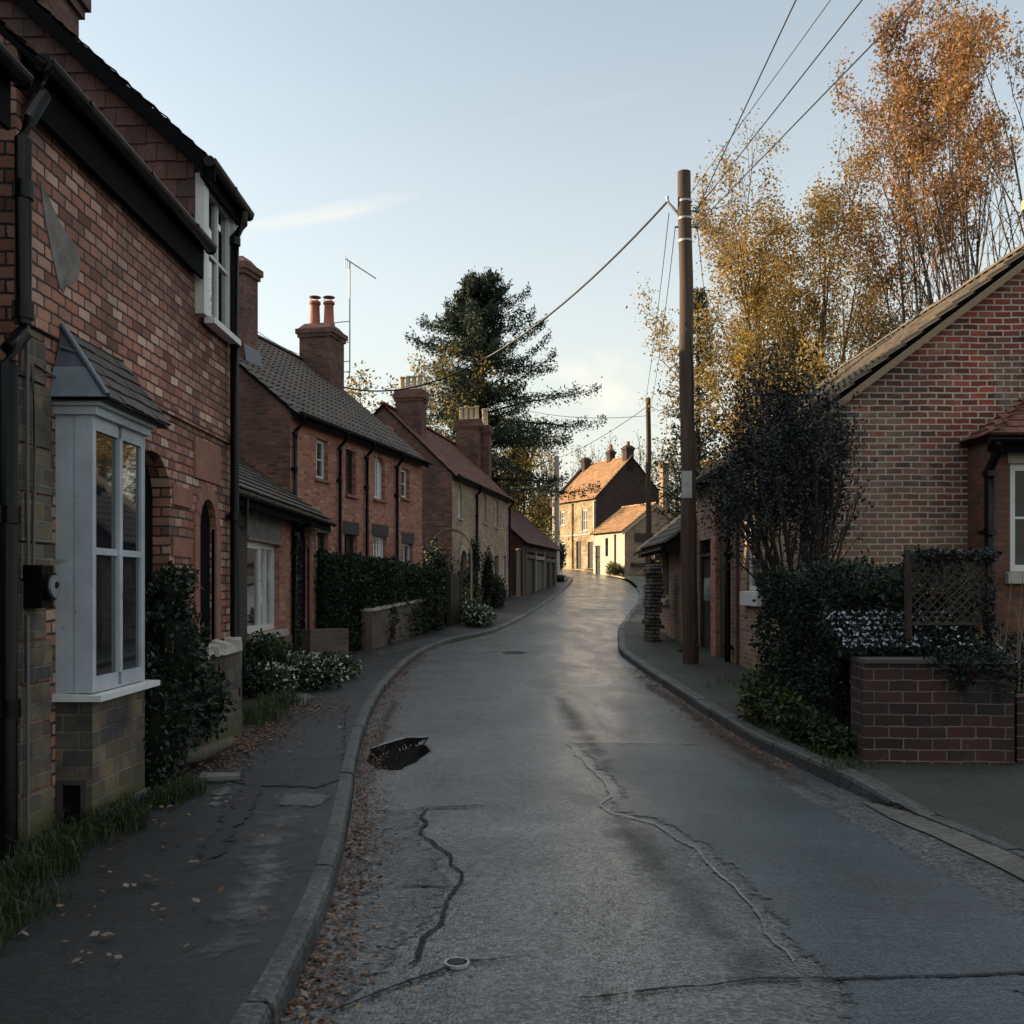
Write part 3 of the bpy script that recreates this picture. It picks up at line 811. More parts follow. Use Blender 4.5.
def window(parent, xa, xb, za, zb, y, fm='white', gm='glass', bars=(1, 1), fw=.055, sill='stone_sill', sd=.07, so=.06, name='window', curtain=False, tsill=.08):
    """frame with glazing bars; pane and sill are its own pieces"""
    mb = MB(); d = .06
    mb.box(xa, xa + fw, y, y + d, za, zb); mb.box(xb - fw, xb, y, y + d, za, zb)
    mb.box(xa + fw, xb - fw, y, y + d, za, za + fw); mb.box(xa + fw, xb - fw, y, y + d, zb - fw, zb)
    bw = .022
    nx, nz = bars
    for i in range(1, nx + 1):
        x = xa + (xb - xa) * i / (nx + 1); mb.box(x - bw, x + bw, y + .008, y + d - .002, za + fw, zb - fw)
    zz = [za + (zb - za) * i / (nz + 1) for i in range(1, nz + 1)]
    xx = [xa + fw] + [xa + (xb - xa) * i / (nx + 1) for i in range(1, nx + 1)] + [xb - fw]
    for z in zz:
        for i in range(nx + 1):
            l = xx[i] + (bw if i else 0); r_ = xx[i + 1] - (bw if i < nx else 0)
            mb.box(l, r_, y + .010, y + d - .004, z - bw * .7, z + bw * .7)
    w = mb.build(name, M[fm], parent)
    mb = MB(); mb.face([(xa + fw * .5, y + .035, za + fw * .5), (xb - fw * .5, y + .035, za + fw * .5), (xb - fw * .5, y + .035, zb - fw * .5), (xa + fw * .5, y + .035, zb - fw * .5)])
    mb.build('pane', M[gm], w)
    if curtain:
        for a0, a1 in ((.06, .34), (.66, .94)):
            cb = MB(); n = 12
            x0, x1 = xa + (xb - xa) * a0, xa + (xb - xa) * a1
            cb.grid([[(x0 + (x1 - x0) * k / n, y + .028 + .004 * math.sin(k * 2.1), z) for k in range(n + 1)] for z in (za + fw, zb - fw)], flip=True)
            cb.build('curtain', M['white'], w)
    if sill:
        mb = MB(); mb.hexa([(xa - so, -sd, za - tsill), (xb + so, -sd, za - tsill), (xb + so, y, za - tsill), (xa - so, y, za - tsill), (xa - so, -sd, za - .022), (xb + so, -sd, za - .022), (xb + so, y, za - .002), (xa - so, y, za - .002)])
        mb.build('sill', M[sill], w)
    return w
def lintel(parent, xa, xb, z, h, m_, proud=.012):
    mb = MB(); mb.box(xa - .10, xb + .10, -proud, .02, z + .001, z + h)
    return mb.build('lintel', M[m_], parent)
def door(parent, xa, xb, za, zb, y, m_='dark_wood', planks=True, handle=True):
    mb = MB()
    if planks:
        n = max(3, int((xb - xa) / .13)); w = (xb - xa) / n
        for i in range(n): mb.box(xa + i * w + .004, xa + (i + 1) * w - .004, y + rnd.uniform(0, .006), y + .05, za + .01, zb)
    else: mb.box(xa, xb, y, y + .05, za + .01, zb)
    d = mb.build('door', M[m_], parent)
    if handle:
        hb = MB(); hb.tube([(xb - .12, y - .01, za + 1.02), (xb - .12, y - .05, za + 1.02), (xb - .22, y - .05, za + 1.02)], .012, 8); hb.build('handle', M['metal'], d)
    return d
def gutter(parent, x0, x1, y, z, r=.06, fascia=.16, m_='black'):
    mb = MB(); n = 8
    P = [[(x, y - r * math.cos(math.pi * k / n), z - r * math.sin(math.pi * k / n)) for k in range(n + 1)] for x in (x0, x1)]
    mb.grid(P, smooth=True, flip=True)
    Q = [[(x, y - (r - .008) * math.cos(math.pi * k / n), z - (r - .008) * math.sin(math.pi * k / n)) for k in range(n + 1)] for x in (x0, x1)]
    mb.grid(Q, smooth=True)
    for sgn in (-1, 1): mb.box(x0, x1, y + sgn * (r - .004) - .006, y + sgn * (r - .004) + .006, z - .006, z + .008)
    for x in (x0, x1): mb.tube([(x - .004, y, z - .02), (x + .004, y, z - .02)], r * .9, 10)
    k = max(1, int((x1 - x0) / .9))
    for i in range(k):
        x = x0 + (i + .5) * (x1 - x0) / k
        mb.box(x - .02, x + .02, y - r - .008, y + r + .02, z - .012, z + .012)
    o = mb.build('gutter', M[m_], parent)
    if fascia:
        fb = MB(); fb.box(x0 + .01, x1 - .01, y + r + .002, y + r + .03, z - fascia, z + .03); fb.build('fascia', M['black_matt'], parent)
    return o
def downpipe(parent, x, y, z0, z1, r=.04, m_='black', swan=None):
    mb = MB()
    pts = [(x, y, z0), (x, y, z1)]
    if swan: pts += [(x, y, z1 + .02), (x, swan[0], swan[1] - .12), (x, swan[0], swan[1])]
    mb.tube(pts, r, 10)
    z = z0 + .5
    while z < z1:
        mb.tube([(x, y, z - .04), (x, y, z + .04)], r * 1.3, 10); mb.box(x - r * 2, x + r * 2, y + r * .9, y + r * 1.4, z - .025, z + .025)
        z += 1.8
    mb.tube([(x, y, z1 - .06), (x, y, z1 + .02)], r * 1.35, 10)
    return mb.build('downpipe', M[m_], parent)
def chimney(parent, cx, cy, z0, z1, wx, wy, m_, pots=2, pot_m='terracotta', pot_h=.55, along='x', shoulder=True, cowl=False, flash=True):
    mb = MB()
    mb.box(cx - wx / 2, cx + wx / 2, cy - wy / 2, cy + wy / 2, z0, z1 - .42)
    e = .045
    mb.box(cx - wx / 2 - e, cx + wx / 2 + e, cy - wy / 2 - e, cy + wy / 2 + e, z1 - .42, z1 - .32)
    mb.box(cx - wx / 2 - 2 * e, cx + wx / 2 + 2 * e, cy - wy / 2 - 2 * e, cy + wy / 2 + 2 * e, z1 - .32, z1 - .18)
    if shoulder:
        a = [(cx + sx * (wx / 2 + e), cy + sy * (wy / 2 + e), z1 - .18) for sx, sy in ((-1, -1), (1, -1), (1, 1), (-1, 1))]
        b = [(cx + sx * (wx / 2 - .12), cy + sy * (wy / 2 - .10), z1) for sx, sy in ((-1, -1), (1, -1), (1, 1), (-1, 1))]
        mb.hexa(a + b)
    else:
        mb.box(cx - wx / 2 - e, cx + wx / 2 + e, cy - wy / 2 - e, cy + wy / 2 + e, z1 - .18, z1)
    c = mb.build('chimney', M[m_], parent)
    for i in range(pots):
        t = (i + .5) / pots - .5
        px, py = (cx + t * (wx - .08), cy) if along == 'x' else (cx, cy + t * (wy - .08))
        pb = MB(); r = min(.15, (wx if along == 'x' else wy) / max(1, pots) * .42); h = pot_h * rnd.uniform(.9, 1.08)
        pb.lathe([(r * 1.15, -.04), (r * 1.15, .06), (r, .08), (r * .88, h * .8), (r * .9, h * .86), (r * 1.1, h * .88), (r * 1.1, h * .97), (r * .95, h), (r * .7, h), (r * .7, h - .2)], (px, py, z1), 12)
        if cowl:
            for k in range(3):
                a = k * 2.1; pb.tube([(px + r * .8 * math.cos(a), py + r * .8 * math.sin(a), z1 + h - .02), (px + r * .8 * math.cos(a), py + r * .8 * math.sin(a), z1 + h + .12)], .01, 5)
            pb.lathe([(.01, h + .16), (r * 1.15, h + .13), (r * 1.15, h + .11), (.01, h + .11)], (px, py, z1), 12)
        pb.build('chimney_pot', M[pot_m], c)
    return c
def gable_wall(mb, x, D, eave, pitch, below, out):
    """gable skin at x; out = -1 or 1 is the way it faces"""
    zr = eave + math.tan(pitch) * D / 2
    p = [(x, 0, below), (x, D, below), (x, D, eave), (x, D / 2, zr), (x, 0, eave)]
    mb.face(p if out > 0 else list(reversed(p)))
def gable_roof(parent, L, D, eave, pitch, m_, style='flat', course=.2, tw=.2, lift=.02, ov=.22, vo=.10, ridge_m=None, name='roof', back=True):
    tp = math.tan(pitch); cp = math.cos(pitch); sp_ = math.sin(pitch)
    mb = MB()
    run = D / 2 + ov; SL = run / cp; zr = eave + tp * D / 2
    th = .05
    up = .06
    # front slope
    Of = Vector((-vo, -ov, eave - ov * tp + up)); Vf = Vector((0, cp, sp_)); Nf = Vector((0, -sp_, cp))
    Ob = Vector((L + vo, D + ov, eave - ov * tp + up)); Vb = Vector((0, -cp, sp_)); Nb = Vector((0, sp_, cp))
    for O, U, V, Nn in ((Of, Vector((1, 0, 0)), Vf, Nf), (Ob, Vector((-1, 0, 0)), Vb, Nb)):
        W = L + 2 * vo
        a = [O - Nn * th, O + U * W - Nn * th, O + U * W + V * SL - Nn * th, O + V * SL - Nn * th]
        b = [q + Nn * (th - .012) for q in a]
        mb.hexa(a + b, 1)
        tiles(mb, O, U, V, W, SL, course, tw, lift, style)
    # ridge tiles
    n = max(1, int((L + 2 * vo) / .38)); w = (L + 2 * vo) / n
    for i in range(n):
        x0 = -vo + i * w; k = 6; r = .12; dz = rnd.uniform(-.008, .008)
        P = [[(x, D / 2 - r * math.cos(math.pi * (j / k)), zr + up + .02 + dz + (r * .75) * math.sin(math.pi * j / k)) for j in range(k + 1)] for x in (x0 + .004, x0 + w - .004)]
        mb.grid(P)
        mb.face([P[0][j] for j in range(k + 1)]); mb.face([P[1][j] for j in reversed(range(k + 1))])
    r_ = mb.build(name, [M[m_], M['black_matt']], parent)
    return r_
def bargeboard(parent, x, D, eave, pitch, m_, ov=.22, h=.17, t=.03):
    tp = math.tan(pitch); mb = MB()
    zr = eave + tp * D / 2
    for y0, z0, y1, z1 in ((-ov, eave - ov * tp, D / 2, zr), (D + ov, eave - ov * tp, D / 2, zr)):
        p = [(x, y0, z0 - h + .03), (x, y1, z1 - h + .03), (x, y1, z1 + .03), (x, y0, z0 + .03)]
        mb.prism(p, (t, 0, 0))
    return mb.build('bargeboard', M[m_], parent)
def house_walls(parent, L, D, eave, pitch, ops, m_front, m_gable=None, below=-.6, t=.22, arches=(), gables=True, name='wall'):
    mb = MB()
    wall_panel(mb, 0, L, below, eave, ops, 0, t)
    for a in arches: arch_head(mb, *a)
    f = mb.build(name, M[m_front], parent)
    gb = MB()
    if gables:
        gable_wall(gb, 0, D, eave, pitch, below, -1); gable_wall(gb, L, D, eave, pitch, below, 1)
    else:
        gb.face([(0, D, below), (0, 0, below), (0, 0, eave), (0, D, eave)]); gb.face([(L, 0, below), (L, D, below), (L, D, eave), (L, 0, eave)])
    gb.face([(L, D, below), (0, D, below), (0, D, eave), (L, D, eave)])
    # dark room behind the openings
    gb.build('gable_wall', M[m_gable or m_front], parent)
    if ops:
        db = MB()
        db.face([(0.02, t + .12, below), (L - .02, t + .12, below), (L - .02, t + .12, eave), (.02, t + .12, eave)])
        db.build('inner_wall', M['dark_wood'], parent)
    return f
from mathutils import Matrix
def shift(o, x=0, y=0, z=0):
    o.data.transform(Matrix.Translation((x, y, z))); return o
def tolocal(root, wx, wy):
    a = root.rotation_euler[2]; dx, dy = wx - root.location[0], wy - root.location[1]
    return (dx * math.cos(a) + dy * math.sin(a), -dx * math.sin(a) + dy * math.cos(a))

# ------------------------------------------------------------------ building at the left edge
t = thing('stone_house', 'dark stone house at the extreme left edge, only a sliver showing', 'house', (-2.98, 2.4, 0), R(90))
house_walls(t, 3.2, 6, 4.55, R(42), [], 'stone_pier', below=-.5)
gable_roof(t, 3.15, 6, 4.6, R(42), 'tile_brown', ov=.2, vo=.02, course=.17, tw=.17)
gutter(t, 0, 3.24, -.22, 4.46, .06, .3)

# ------------------------------------------------------------------ house with the bay window
t = thing('brick_house', 'nearest brick house with grey bay window, black gutter and tile hung dormer', 'house', (-2.95, 5.95, 0), R(90))
H1 = t
mb = MB()
wall_panel(mb, 0, 3.35, -.5, 4.80, [(1.80, 2.66, -.5, 2.72)], 0, .45)
wall_panel(mb, 3.35, 4.5, -.5, 5.62, [(3.45, 3.97, .95, 2.45), (3.52, 4.34, 4.15, 5.42)], 0, .28)
arch_head(mb, 1.80, 2.66, 2.30, .40, 2.72, 0, .45)
arch_head(mb, 3.45, 3.97, 2.15, .28, 2.45, 0, .28)
mb.face([(4.5, 0, -.5), (4.5, 6, -.5), (4.5, 6, 5.62), (4.5, 3, 8.3), (4.5, 0, 5.62)])
mb.face([(0, 6, -.5), (0, 0, -.5), (0, 0, 4.8), (0, 3, 7.5), (0, 6, 4.8)])
mb.build('wall', M['brick_front'], t)
mb = MB(); mb.face([(.02, .5, -.5), (4.45, .5, -.5), (4.45, .5, 4.7), (.02, .5, 4.7)]); mb.build('inner_wall', M['dark_wood'], t)
# string course and eaves corbel
mb = MB(); mb.box(1.5, 4.49, -.035, .01, 3.06, 3.14); mb.box(0.02, .5, -.03, .01, 3.18, 3.25)
mb.build('string_course', M['brick_front'], t)
# brick arch over the passage and jambs of the narrow window
mb = MB(); arch_ring(mb, 2.23, 2.30, .43, .40, .22, -.012, .05, 17); mb.build('arch', M['brick_front'], t)
mb = MB(); arch_ring(mb, 3.71, 2.15, .26, .28, .14, -.02, .06, 9)
mb.box(3.31, 3.45, -.02, .03, .95, 2.15); mb.box(3.97, 4.12, -.02, .03, .95, 2.15); mb.box(3.31, 4.12, -.02, .02, 2.60, 2.98)
mb.build('arch_surround', M['render_pink'], t)
mb = MB(); mb.box(3.46, 3.96, .045, .08, .95, 2.45); mb.build('door', M['black_matt'], t)
mb = MB(); mb.box(1.81, 2.65, .14, .18, -.2, 2.72); mb.build('door', M['black_matt'], t)  # black panel filling the passage, stands in for the shade inside
# bands of pale stone in the pier beside the passage
mb = MB()
for k, z in enumerate((.98, 1.4, 1.85, 2.3)):
    mb = MB(); mb.box(2.70, 3.22, -.022, .02, z, z + .17); mb.build('pier_band', M['render_pink'], t)
# stone quoins at the near corner, patch of bare render
mb = MB()
z = -.3; k = 0
while z < 3.15:
    h = rnd.uniform(.22, .42); w = rnd.choice((.34, .42, .47)); 
    if z + h > 3.17: h = 3.17 - z
    x0 = .012 + rnd.uniform(0, .01); s = rnd.uniform(.012, .03)
    a = [(x0, -s, z + .008), (w, -s, z + .008), (w, .01, z + .008), (x0, .01, z + .008), (x0 + .01, -s, z + h - .008), (w - rnd.uniform(0, .03), -s, z + h - .008), (w, .01, z + h - .008), (x0, .01, z + h - .008)]
    mb.hexa(a); z += h; k += 1
mb.build('quoin', M['stone_plinth'], t)
pts = [(.29, 4.12), (.42, 4.05), (.58, 3.95), (.76, 3.90), (.86, 3.84), (.87, 3.76), (.82, 3.66), (.74, 3.62), (.66, 3.58), (.62, 3.52), (.56, 3.54), (.50, 3.64), (.42, 3.78), (.35, 3.92)]
mb = MB(); mb.prism([(x, -.008, z) for x, z in pts], (0, .015, 0)); mb.build('render_patch', M['render_grey'], t)
# masonry under the bay
mb = MB(); mb.box(.51, 1.43, -.24, 0, -.5, .86, skip='b'); mb.build('bay_plinth', M['stone_plinth'], t)
mb = MB()
for y0, y1, z0, z1 in ((-.20, -.17, .06, .34), (-.05, -.02, .06, .34), (-.17, -.05, .31, .34), (-.20, -.02, .0, .058)): mb.box(.492, .511, y0, y1, z0, z1)
vt = mb.build('vent', M['render_dark'], t)
mb = MB(); mb.face([(.508, -.17, .06), (.508, -.17, .31), (.508, -.05, .31), (.508, -.05, .06)])
mb.build('grille', M['black_matt'], vt)
mb = MB(); mb.box(.49, 1.47, -.27, -.24, -.3, .10); mb.build('footing', M['concrete'], t)
# lower stone stage right of the passage
mb = MB(); wall_panel(mb, 2.98, 4.46, -.5, .92, [], -.14)
mb.face([(2.98, 0, -.5), (2.98, -.14, -.5), (2.98, -.14, .92), (2.98, 0, .92)]); mb.face([(2.98, -.14, .92), (4.46, -.14, .92), (4.46, 0, .96), (2.98, 0, .96)])
mb.build('stone_stage', M['stone_plinth'], t)
mb = MB()
for k in range(7):
    x = 3.05 + k * .2 + rnd.uniform(-.03, .03); s = rnd.uniform(.07, .13)
    a = [(x - s, -.19 - rnd.uniform(0, .04), .93), (x + s, -.17 - rnd.uniform(0, .05), .93), (x + s, -.01, .95), (x - s, -.01, .95)]
    hgt = rnd.uniform(.05, .17)
    b2 = [(q[0] * .75 + x * .25, q[1] * .8 - .03, q[2] + hgt * rnd.uniform(.7, 1)) for q in a]
    mb.hexa(a + b2)
mb.build('coping', M['stone_sill'], t)

# bay window
mb = MB()
yf = -.24; xa, xb = .51, 1.43; za, zb = .90, 2.70
mb.box(xa, xa + .02, yf, yf + .115, za, zb); mb.box(xa + .008, xa + .02, yf + .115, -.10, za, zb); mb.box(xa, xa + .02, -.10, -.001, za, zb)
mb.box(xb - .02, xb, yf, -.001, za, zb)
p = .042
mb.box(xa + .02, xa + .02 + p, yf + .002, yf + .06, za, zb); mb.box(xb - .02 - p, xb - .02, yf + .002, yf + .06, za, zb)
xm = (xa + xb) / 2
mb.box(xm - .028, xm + .028, yf - .006, yf + .06, za + .10, zb - .09)
l, r_ = xa + .02 + p, xb - .02 - p
for a0, a1 in ((l, xm - .028), (xm + .028, r_)):
    mb.box(a0, a1, yf + .002, yf + .06, za, za + .10); mb.box(a0, a1, yf + .002, yf + .06, zb - .09, zb)
    mb.box(a0, a1, yf + .006, yf + .05, 1.80, 1.845)
mb.box(l, r_, yf - .002, yf + .001, za, za + .015)
mb.box(xa - .03, xb + .03, yf - .035, -.001, zb, zb + .055)
mb.box(xa - .055, xb + .05, yf - .07, -.001, zb + .055, zb + .085)
bay = mb.build('bay_window', M['bay_paint'], t)
for a0, a1 in ((l, xm - .028), (xm + .028, r_)):
    for z0, z1 in ((za + .10, 1.80), (1.845, zb - .09)):
        pb = MB(); pb.face([(a0, yf + .022, z0), (a1, yf + .022, z0), (a1, yf + .022, z1), (a0, yf + .022, z1)]); pb.build('pane', M['glass'], bay)
mb = MB(); mb.hexa([(xa - .05, yf - .075, za - .05), (xb + .11, yf - .075, za - .05), (xb + .11, .0, za - .05), (xa - .05, .0, za - .05), (xa - .05, yf - .075, za - .012), (xb + .11, yf - .075, za - .012), (xb + .11, .0, za), (xa - .05, .0, za)])
mb.build('sill', M['white'], bay)
# its roof: tiled front, leaded hip on the near side
ze, zt = 2.80, 3.28; ye = yf - .13
A = Vector((xa - .09, ye, ze)); B = Vector((xb + .17, ye, ze)); Cc = Vector((xb + .12, -.02, zt)); Dd = Vector((xa + .05, -.02, zt)); E = Vector((xa - .09, -.001, ze))
mb = MB()
Vv = (Dd - A); Vv.x = 0; SL = Vv.length
def clipf(v):
    k = v / SL
    return (.14 * k + .01, (B - A).x - .05 * k)
tiles(mb, A, Vector((1, 0, 0)), Vv, (B - A).x, SL, .115, .15, .012, clip=clipf)
mb.face([A - Vector((0, 0, .01)), B - Vector((0, 0, .01)), Cc - Vector((0, 0, .01)), Dd - Vector((0, 0, .01))])
mb.face([B, Vector((B.x, -.001, ze)), Cc])
mb.face([A - Vector((0, 0, .02)), E - Vector((0, 0, .02)), Vector((B.x, -.001, ze - .02)), B - Vector((0, 0, .02))])
mb.build('bay_roof', M['tile_slate'], bay)
mb = MB(); mb.face([E, A, Dd])
mb.build('lead_hip', M['lead'], bay); mb = MB()
mb.prism([E + Vector((-.012, 0, 0)), A + Vector((-.012, 0, 0)), A.lerp(Dd, .42) + Vector((-.012, 0, .0)), E.lerp(Dd, .42) + Vector((-.012, 0, .0))], (.01, 0, 0)); mb.build('lead_apron', M['lead_pale'], bay); mb = MB()
mb.tube([A + Vector((0, 0, .012)), Dd + Vector((0, 0, .012))], .022, 8)
mb.tube([E.lerp(Dd, .62) + Vector((0, -.02, .04)), A.lerp(Dd, .62)], .012, 6)
mb.build('lead_roll', M['lead'], bay)
# eaves of the main roof
gutter(t, .02, 3.34, -.15, 4.74, .062, .30)
o = gable_roof(t, 3.30, 6, 4.80, R(41), 'tile_brown', ov=.17, vo=.0, course=.16, tw=.17)
# tile hung cheek and dormer
mb = MB()
tp = math.tan(R(42))
tiles(mb, (3.345, 3.2, 4.55), (0, -1, 0), (0, 0, 1), 3.2, 3.9, .165, .19, .016, clip=lambda v: (0, 3.2 - max(0.0, (4.55 + v + .13 - 5.62) / tp)))
mb.face([(3.352, 3.2, 4.5), (3.352, 0, 4.5), (3.352, 0, 5.6), (3.352, 3.2, 8.4)])
mb.build('tile_hanging', M['tile_brown'], t)
o = gable_roof(t, 1.15, 6, 5.62, R(42), 'tile_slate', ov=.12, vo=.10, course=.16, tw=.17, name='dormer_roof'); shift(o, 3.35)
mb = MB(); yy0, zz0, yy1, zz1 = -.22, 5.60 - .20 * tp, 3.0, 5.60 + 3.0 * tp
mb.prism([(3.235, yy0, zz0 - .11), (3.235, yy1, zz1 - .11), (3.235, yy1, zz1 + .05), (3.235, yy0, zz0 + .05)], (.03, 0, 0)); mb.build('verge_board', M['black_matt'], t)
gutter(t, 3.2, 4.58, -.18, 5.50, .058, .16)
w = window(t, 3.52, 4.34, 4.15, 5.42, -.05, 'white', 'glass', (1, 1), .06, 'white', .15, .05)
for x0, x1 in ((3.36, 3.50), (4.36, 4.48)): mb = MB(); mb.box(x0, x1, -.085, .0, 4.13, 5.44); mb.build('window_surround', M['white'], t)
chimney(t, 3.95, 1.86, 6.0, 7.85, .75, .72, 'brick_dark', 2, 'terracotta', .5, 'y', False)
# pipes, cables and meter
mb = MB()
mb.tube([(-.12, -.10, 3.12), (-.12, -.10, 4.2), (-.10, -.12, 4.32), (.02, -.15, 4.52), (.05, -.15, 4.70)], .047, 10)
mb.tube([(-.12, -.10, 3.16), (-.13, -.10, 3.06), (-.26, -.09, 2.94), (-.27, -.09, 2.85), (-.27, -.09, 0)], .05, 10)
for z in (3.9, 3.2, 2.0, .9):
    x = -.12 if z > 3 else -.27
    mb.tube([(x, -.10, z - .05), (x, -.10, z + .05)], .06, 10)
mb.build('downpipe', M['black'], t)
downpipe(t, 4.36, -.09, 0, 5.16, .046, swan=(-.18, 5.44))
mb = MB(); mb.tube([(.06, -.04, .1), (.06, -.04, 1.42)], .011, 6); mb.tube([(.07, -.04, 1.72), (.05, -.04, 2.3), (.06, -.04, 3.2)], .011, 6); mb.tube([(.13, -.04, 1.70), (.15, -.04, 2.4), (.14, -.03, 2.95), (.45, -.03, 2.93)], .010, 6)
mb.build('conduit', M['concrete'], t)
mb = MB(); mb.box(.04, .20, -.13, -.02, 1.46, 1.72); mb.tube([(.12, -.12, 1.59), (.12, -.17, 1.59)], .085, 16); mx_ = mb.build('meter_box', M['black'], t)
mb = MB(); mb.tube([(.12, -.17, 1.59), (.12, -.185, 1.59)], .07, 16); mb.tube([(.12, -.185, 1.60), (.12, -.193, 1.60)], .02, 8, 1); mb.build('dial', [M['metal'], M['black']], mx_)

# ------------------------------------------------------------------ low cottage with lean-to roof
t = thing('low_cottage', 'single storey brick cottage with slate lean-to roof between bay house and terrace', 'cottage', (-4.0, 10.75, 0), R(90)); C2 = t
mb = MB()
wall_panel(mb, 0, 9.75, -.4, 3.0, [(4.35, 6.45, .85, 2.28), (7.85, 8.95, -.4, 2.88)], 0, .12)
arch_head(mb, 7.85, 8.95, 2.34, .52, 2.88, 0, .12)
mb.face([(9.75, 0, -.4), (9.75, 2.4, -.4), (9.75, 2.4, 4.6), (9.75, 0, 3.0)]); mb.face([(0, 2.4, -.4), (0, 0, -.4), (0, 0, 3.0), (0, 2.4, 4.6)])
mb.build('wall', M['brick_pink'], t)
mb = MB(); mb.face([(.02, .45, -.4), (9.7, .45, -.4), (9.7, .45, 2.95), (.02, .45, 2.95)]); mb.build('inner_wall', M['dark_wood'], t)
mb = MB(); mb.box(3.0, 4.28, -.02, 0, -.4, 2.98); mb.build('pebbledash', M['pebble'], t)
mb = MB(); mb.box(4.3, 7.75, -.035, 0, -.4, .70); mb.build('plinth', M['brick_grey'], t)
mb = MB(); mb.box(4.3, 6.5, -.014, .01, 2.34, 2.88); mb.build('render_panel', M['render_grey'], t)
mb = MB(); mb.box(4.28, 6.52, -.05, .01, 2.281, 2.33); mb.build('drip_board', M['grey_wood'], t)
w = window(t, 4.35, 5.35, .85, 2.28, .05, 'white', 'glass', (0, 0), .11, None)
w = window(t, 5.35, 6.45, .85, 2.28, .09, 'white', 'glass_pale', (1, 0), .09, None)
mb = MB(); mb.box(4.25, 6.6, -.13, .05, .74, .84); mb.build('sill', M['stone_sill'], t)
mb = MB(); arch_ring(mb, 8.40, 2.34, .55, .52, .20, -.02, .05, 13); mb.box(7.70, 7.85, -.02, .03, -.3, 2.34); mb.box(8.95, 9.1, -.02, .03, -.3, 2.34); mb.build('arch', M['render_pink'], t)
door(t, 7.86, 8.94, -.1, 2.88, .07, 'black_matt')
# unseen taller block behind the lean-to, added to shade the right roof
mb = MB(); wall_panel(mb, .2, 9.2, -.4, 5.5, [], 2.42)
for x, s_ in ((.2, -1), (9.2, 1)):
    q = [(x, 2.42, -.4), (x, 7.2, -.4), (x, 7.2, 5.5), (x, 4.8, 7.5), (x, 2.42, 5.5)]
    mb.face(q if s_ > 0 else list(reversed(q)))
mb.face([(9.2, 7.2, -.4), (.2, 7.2, -.4), (.2, 7.2, 5.5), (9.2, 7.2, 5.5)])
mb.build('shade_block_wall', M['brick_dark'], t)
o = gable_roof(t, 9.0, 4.78, 5.5, R(40), 'tile_slate', 'pan', .3, .26, .03, .15, .05, name='shade_block_roof'); shift(o, .2, 2.42)
mb = MB(); cp, sp_ = math.cos(R(34)), math.sin(R(34))
O = Vector((-.05, -.28, 3.08 - .28 * sp_ / cp + .04)); SL = 2.75 / cp; Vv = Vector((0, cp, sp_)); Nn = Vector((0, -sp_, cp))
mb.hexa([O - Nn * .08, O + Vector((9.85, 0, 0)) - Nn * .08, O + Vector((9.85, 0, 0)) + Vv * SL - Nn * .08, O + Vv * SL - Nn * .08] + [O - Nn * .01, O + Vector((9.85, 0, 0)) - Nn * .01, O + Vector((9.85, 0, 0)) + Vv * SL - Nn * .01, O + Vv * SL - Nn * .01])
tiles(mb, O, (1, 0, 0), Vv, 9.85, SL, .24, .30, .03)
mb.build('roof', M['tile_slate'], t)
gutter(t, -.05, 9.8, -.34, 2.86, .06, .17)
downpipe(t, 7.35, -.07, -.1, 2.55, .04, swan=(-.33, 2.82))
mb = MB(); mb.tube([(3.1, -.34, 2.85), (3.4, -.25, 2.6), (4.1, -.05, 2.45)], .018, 6); mb.build('conduit', M['concrete'], t)

# ------------------------------------------------------------------ terrace
a = 13.2
t = thing('brick_terrace', 'two storey salmon brick terrace with twin pot chimney and aerial', 'terrace', (-4.57, 20.6, 0), R(90 - a)); T2 = t
Lt, Dt, Et, Pt = 8.6, 6.6, 5.2, R(40)
up = [(1.6, .62, 3.95, 4.82, 1), (3.25, .62, 3.75, 4.80, 0), (5.15, .78, 3.80, 4.88, 2), (7.15, .66, 4.00, 4.80, 1)]
dn = [(1.5, .85, 1.25, 2.75), (3.25, .78, 1.25, 2.80), (5.2, .95, 1.1, 2.85), (7.35, .85, 1.2, 2.75)]
ops = [(x - w / 2, x + w / 2, z0, z1) for x, w, z0, z1, _ in up] + [(x - w / 2, x + w / 2, z0, z1) for x, w, z0, z1 in dn]
ah = [(5.15 - .39, 5.15 + .39, 4.62, .26, 4.88, 0, .22)]
house_walls(t, Lt, Dt, Et, Pt, ops, 'brick_pink', 'brick_dark', -.6, .22, ah)
for i, (x, w, z0, z1, k) in enumerate(up):
    window(t, x - w / 2, x + w / 2, z0, z1 - (.0), .10, 'white' if k else 'dark_wood', 'glass', (1, 0) if k == 2 else (0, 1), .07 if k else .05, 'render_pink', .07, .06, curtain=(k == 2))
for i, (x, w, z0, z1) in enumerate(dn):
    window(t, x - w / 2, x + w / 2, z0, z1, .10, 'white' if i in (2, 3) else 'dark_wood', 'glass', (1, 1), .06, 'render_pink', .07, .06, curtain=(i == 2))
    mb = MB(); mb.box(x - w / 2 - .1, x + w / 2 + .1, -.014, .02, z1 + .001, z1 + .30); mb.build('lintel', M['render_dark'], t)
gable_roof(t, Lt, Dt, Et, Pt, 'tile_slate', 'pan', .30, .26, .03, .2, .05)
gutter(t, -.02, Lt + .02, -.27, Et - .06, .06, .15)
for x in (.10, 2.45, 4.12, 6.3): downpipe(t, x, -.07, -.1, Et - .45, .042, m_='black', swan=(-.25, Et - .1))
lx, ly = tolocal(t, at(322, 29.0), 29.0)
chimney(t, lx, ly, 6.6, 9.1, 1.0, .95, 'brick_dark', 2, 'terracotta', .72, 'y', True, cowl=True)
ax, ay = lx, ly - .86
mb = MB()
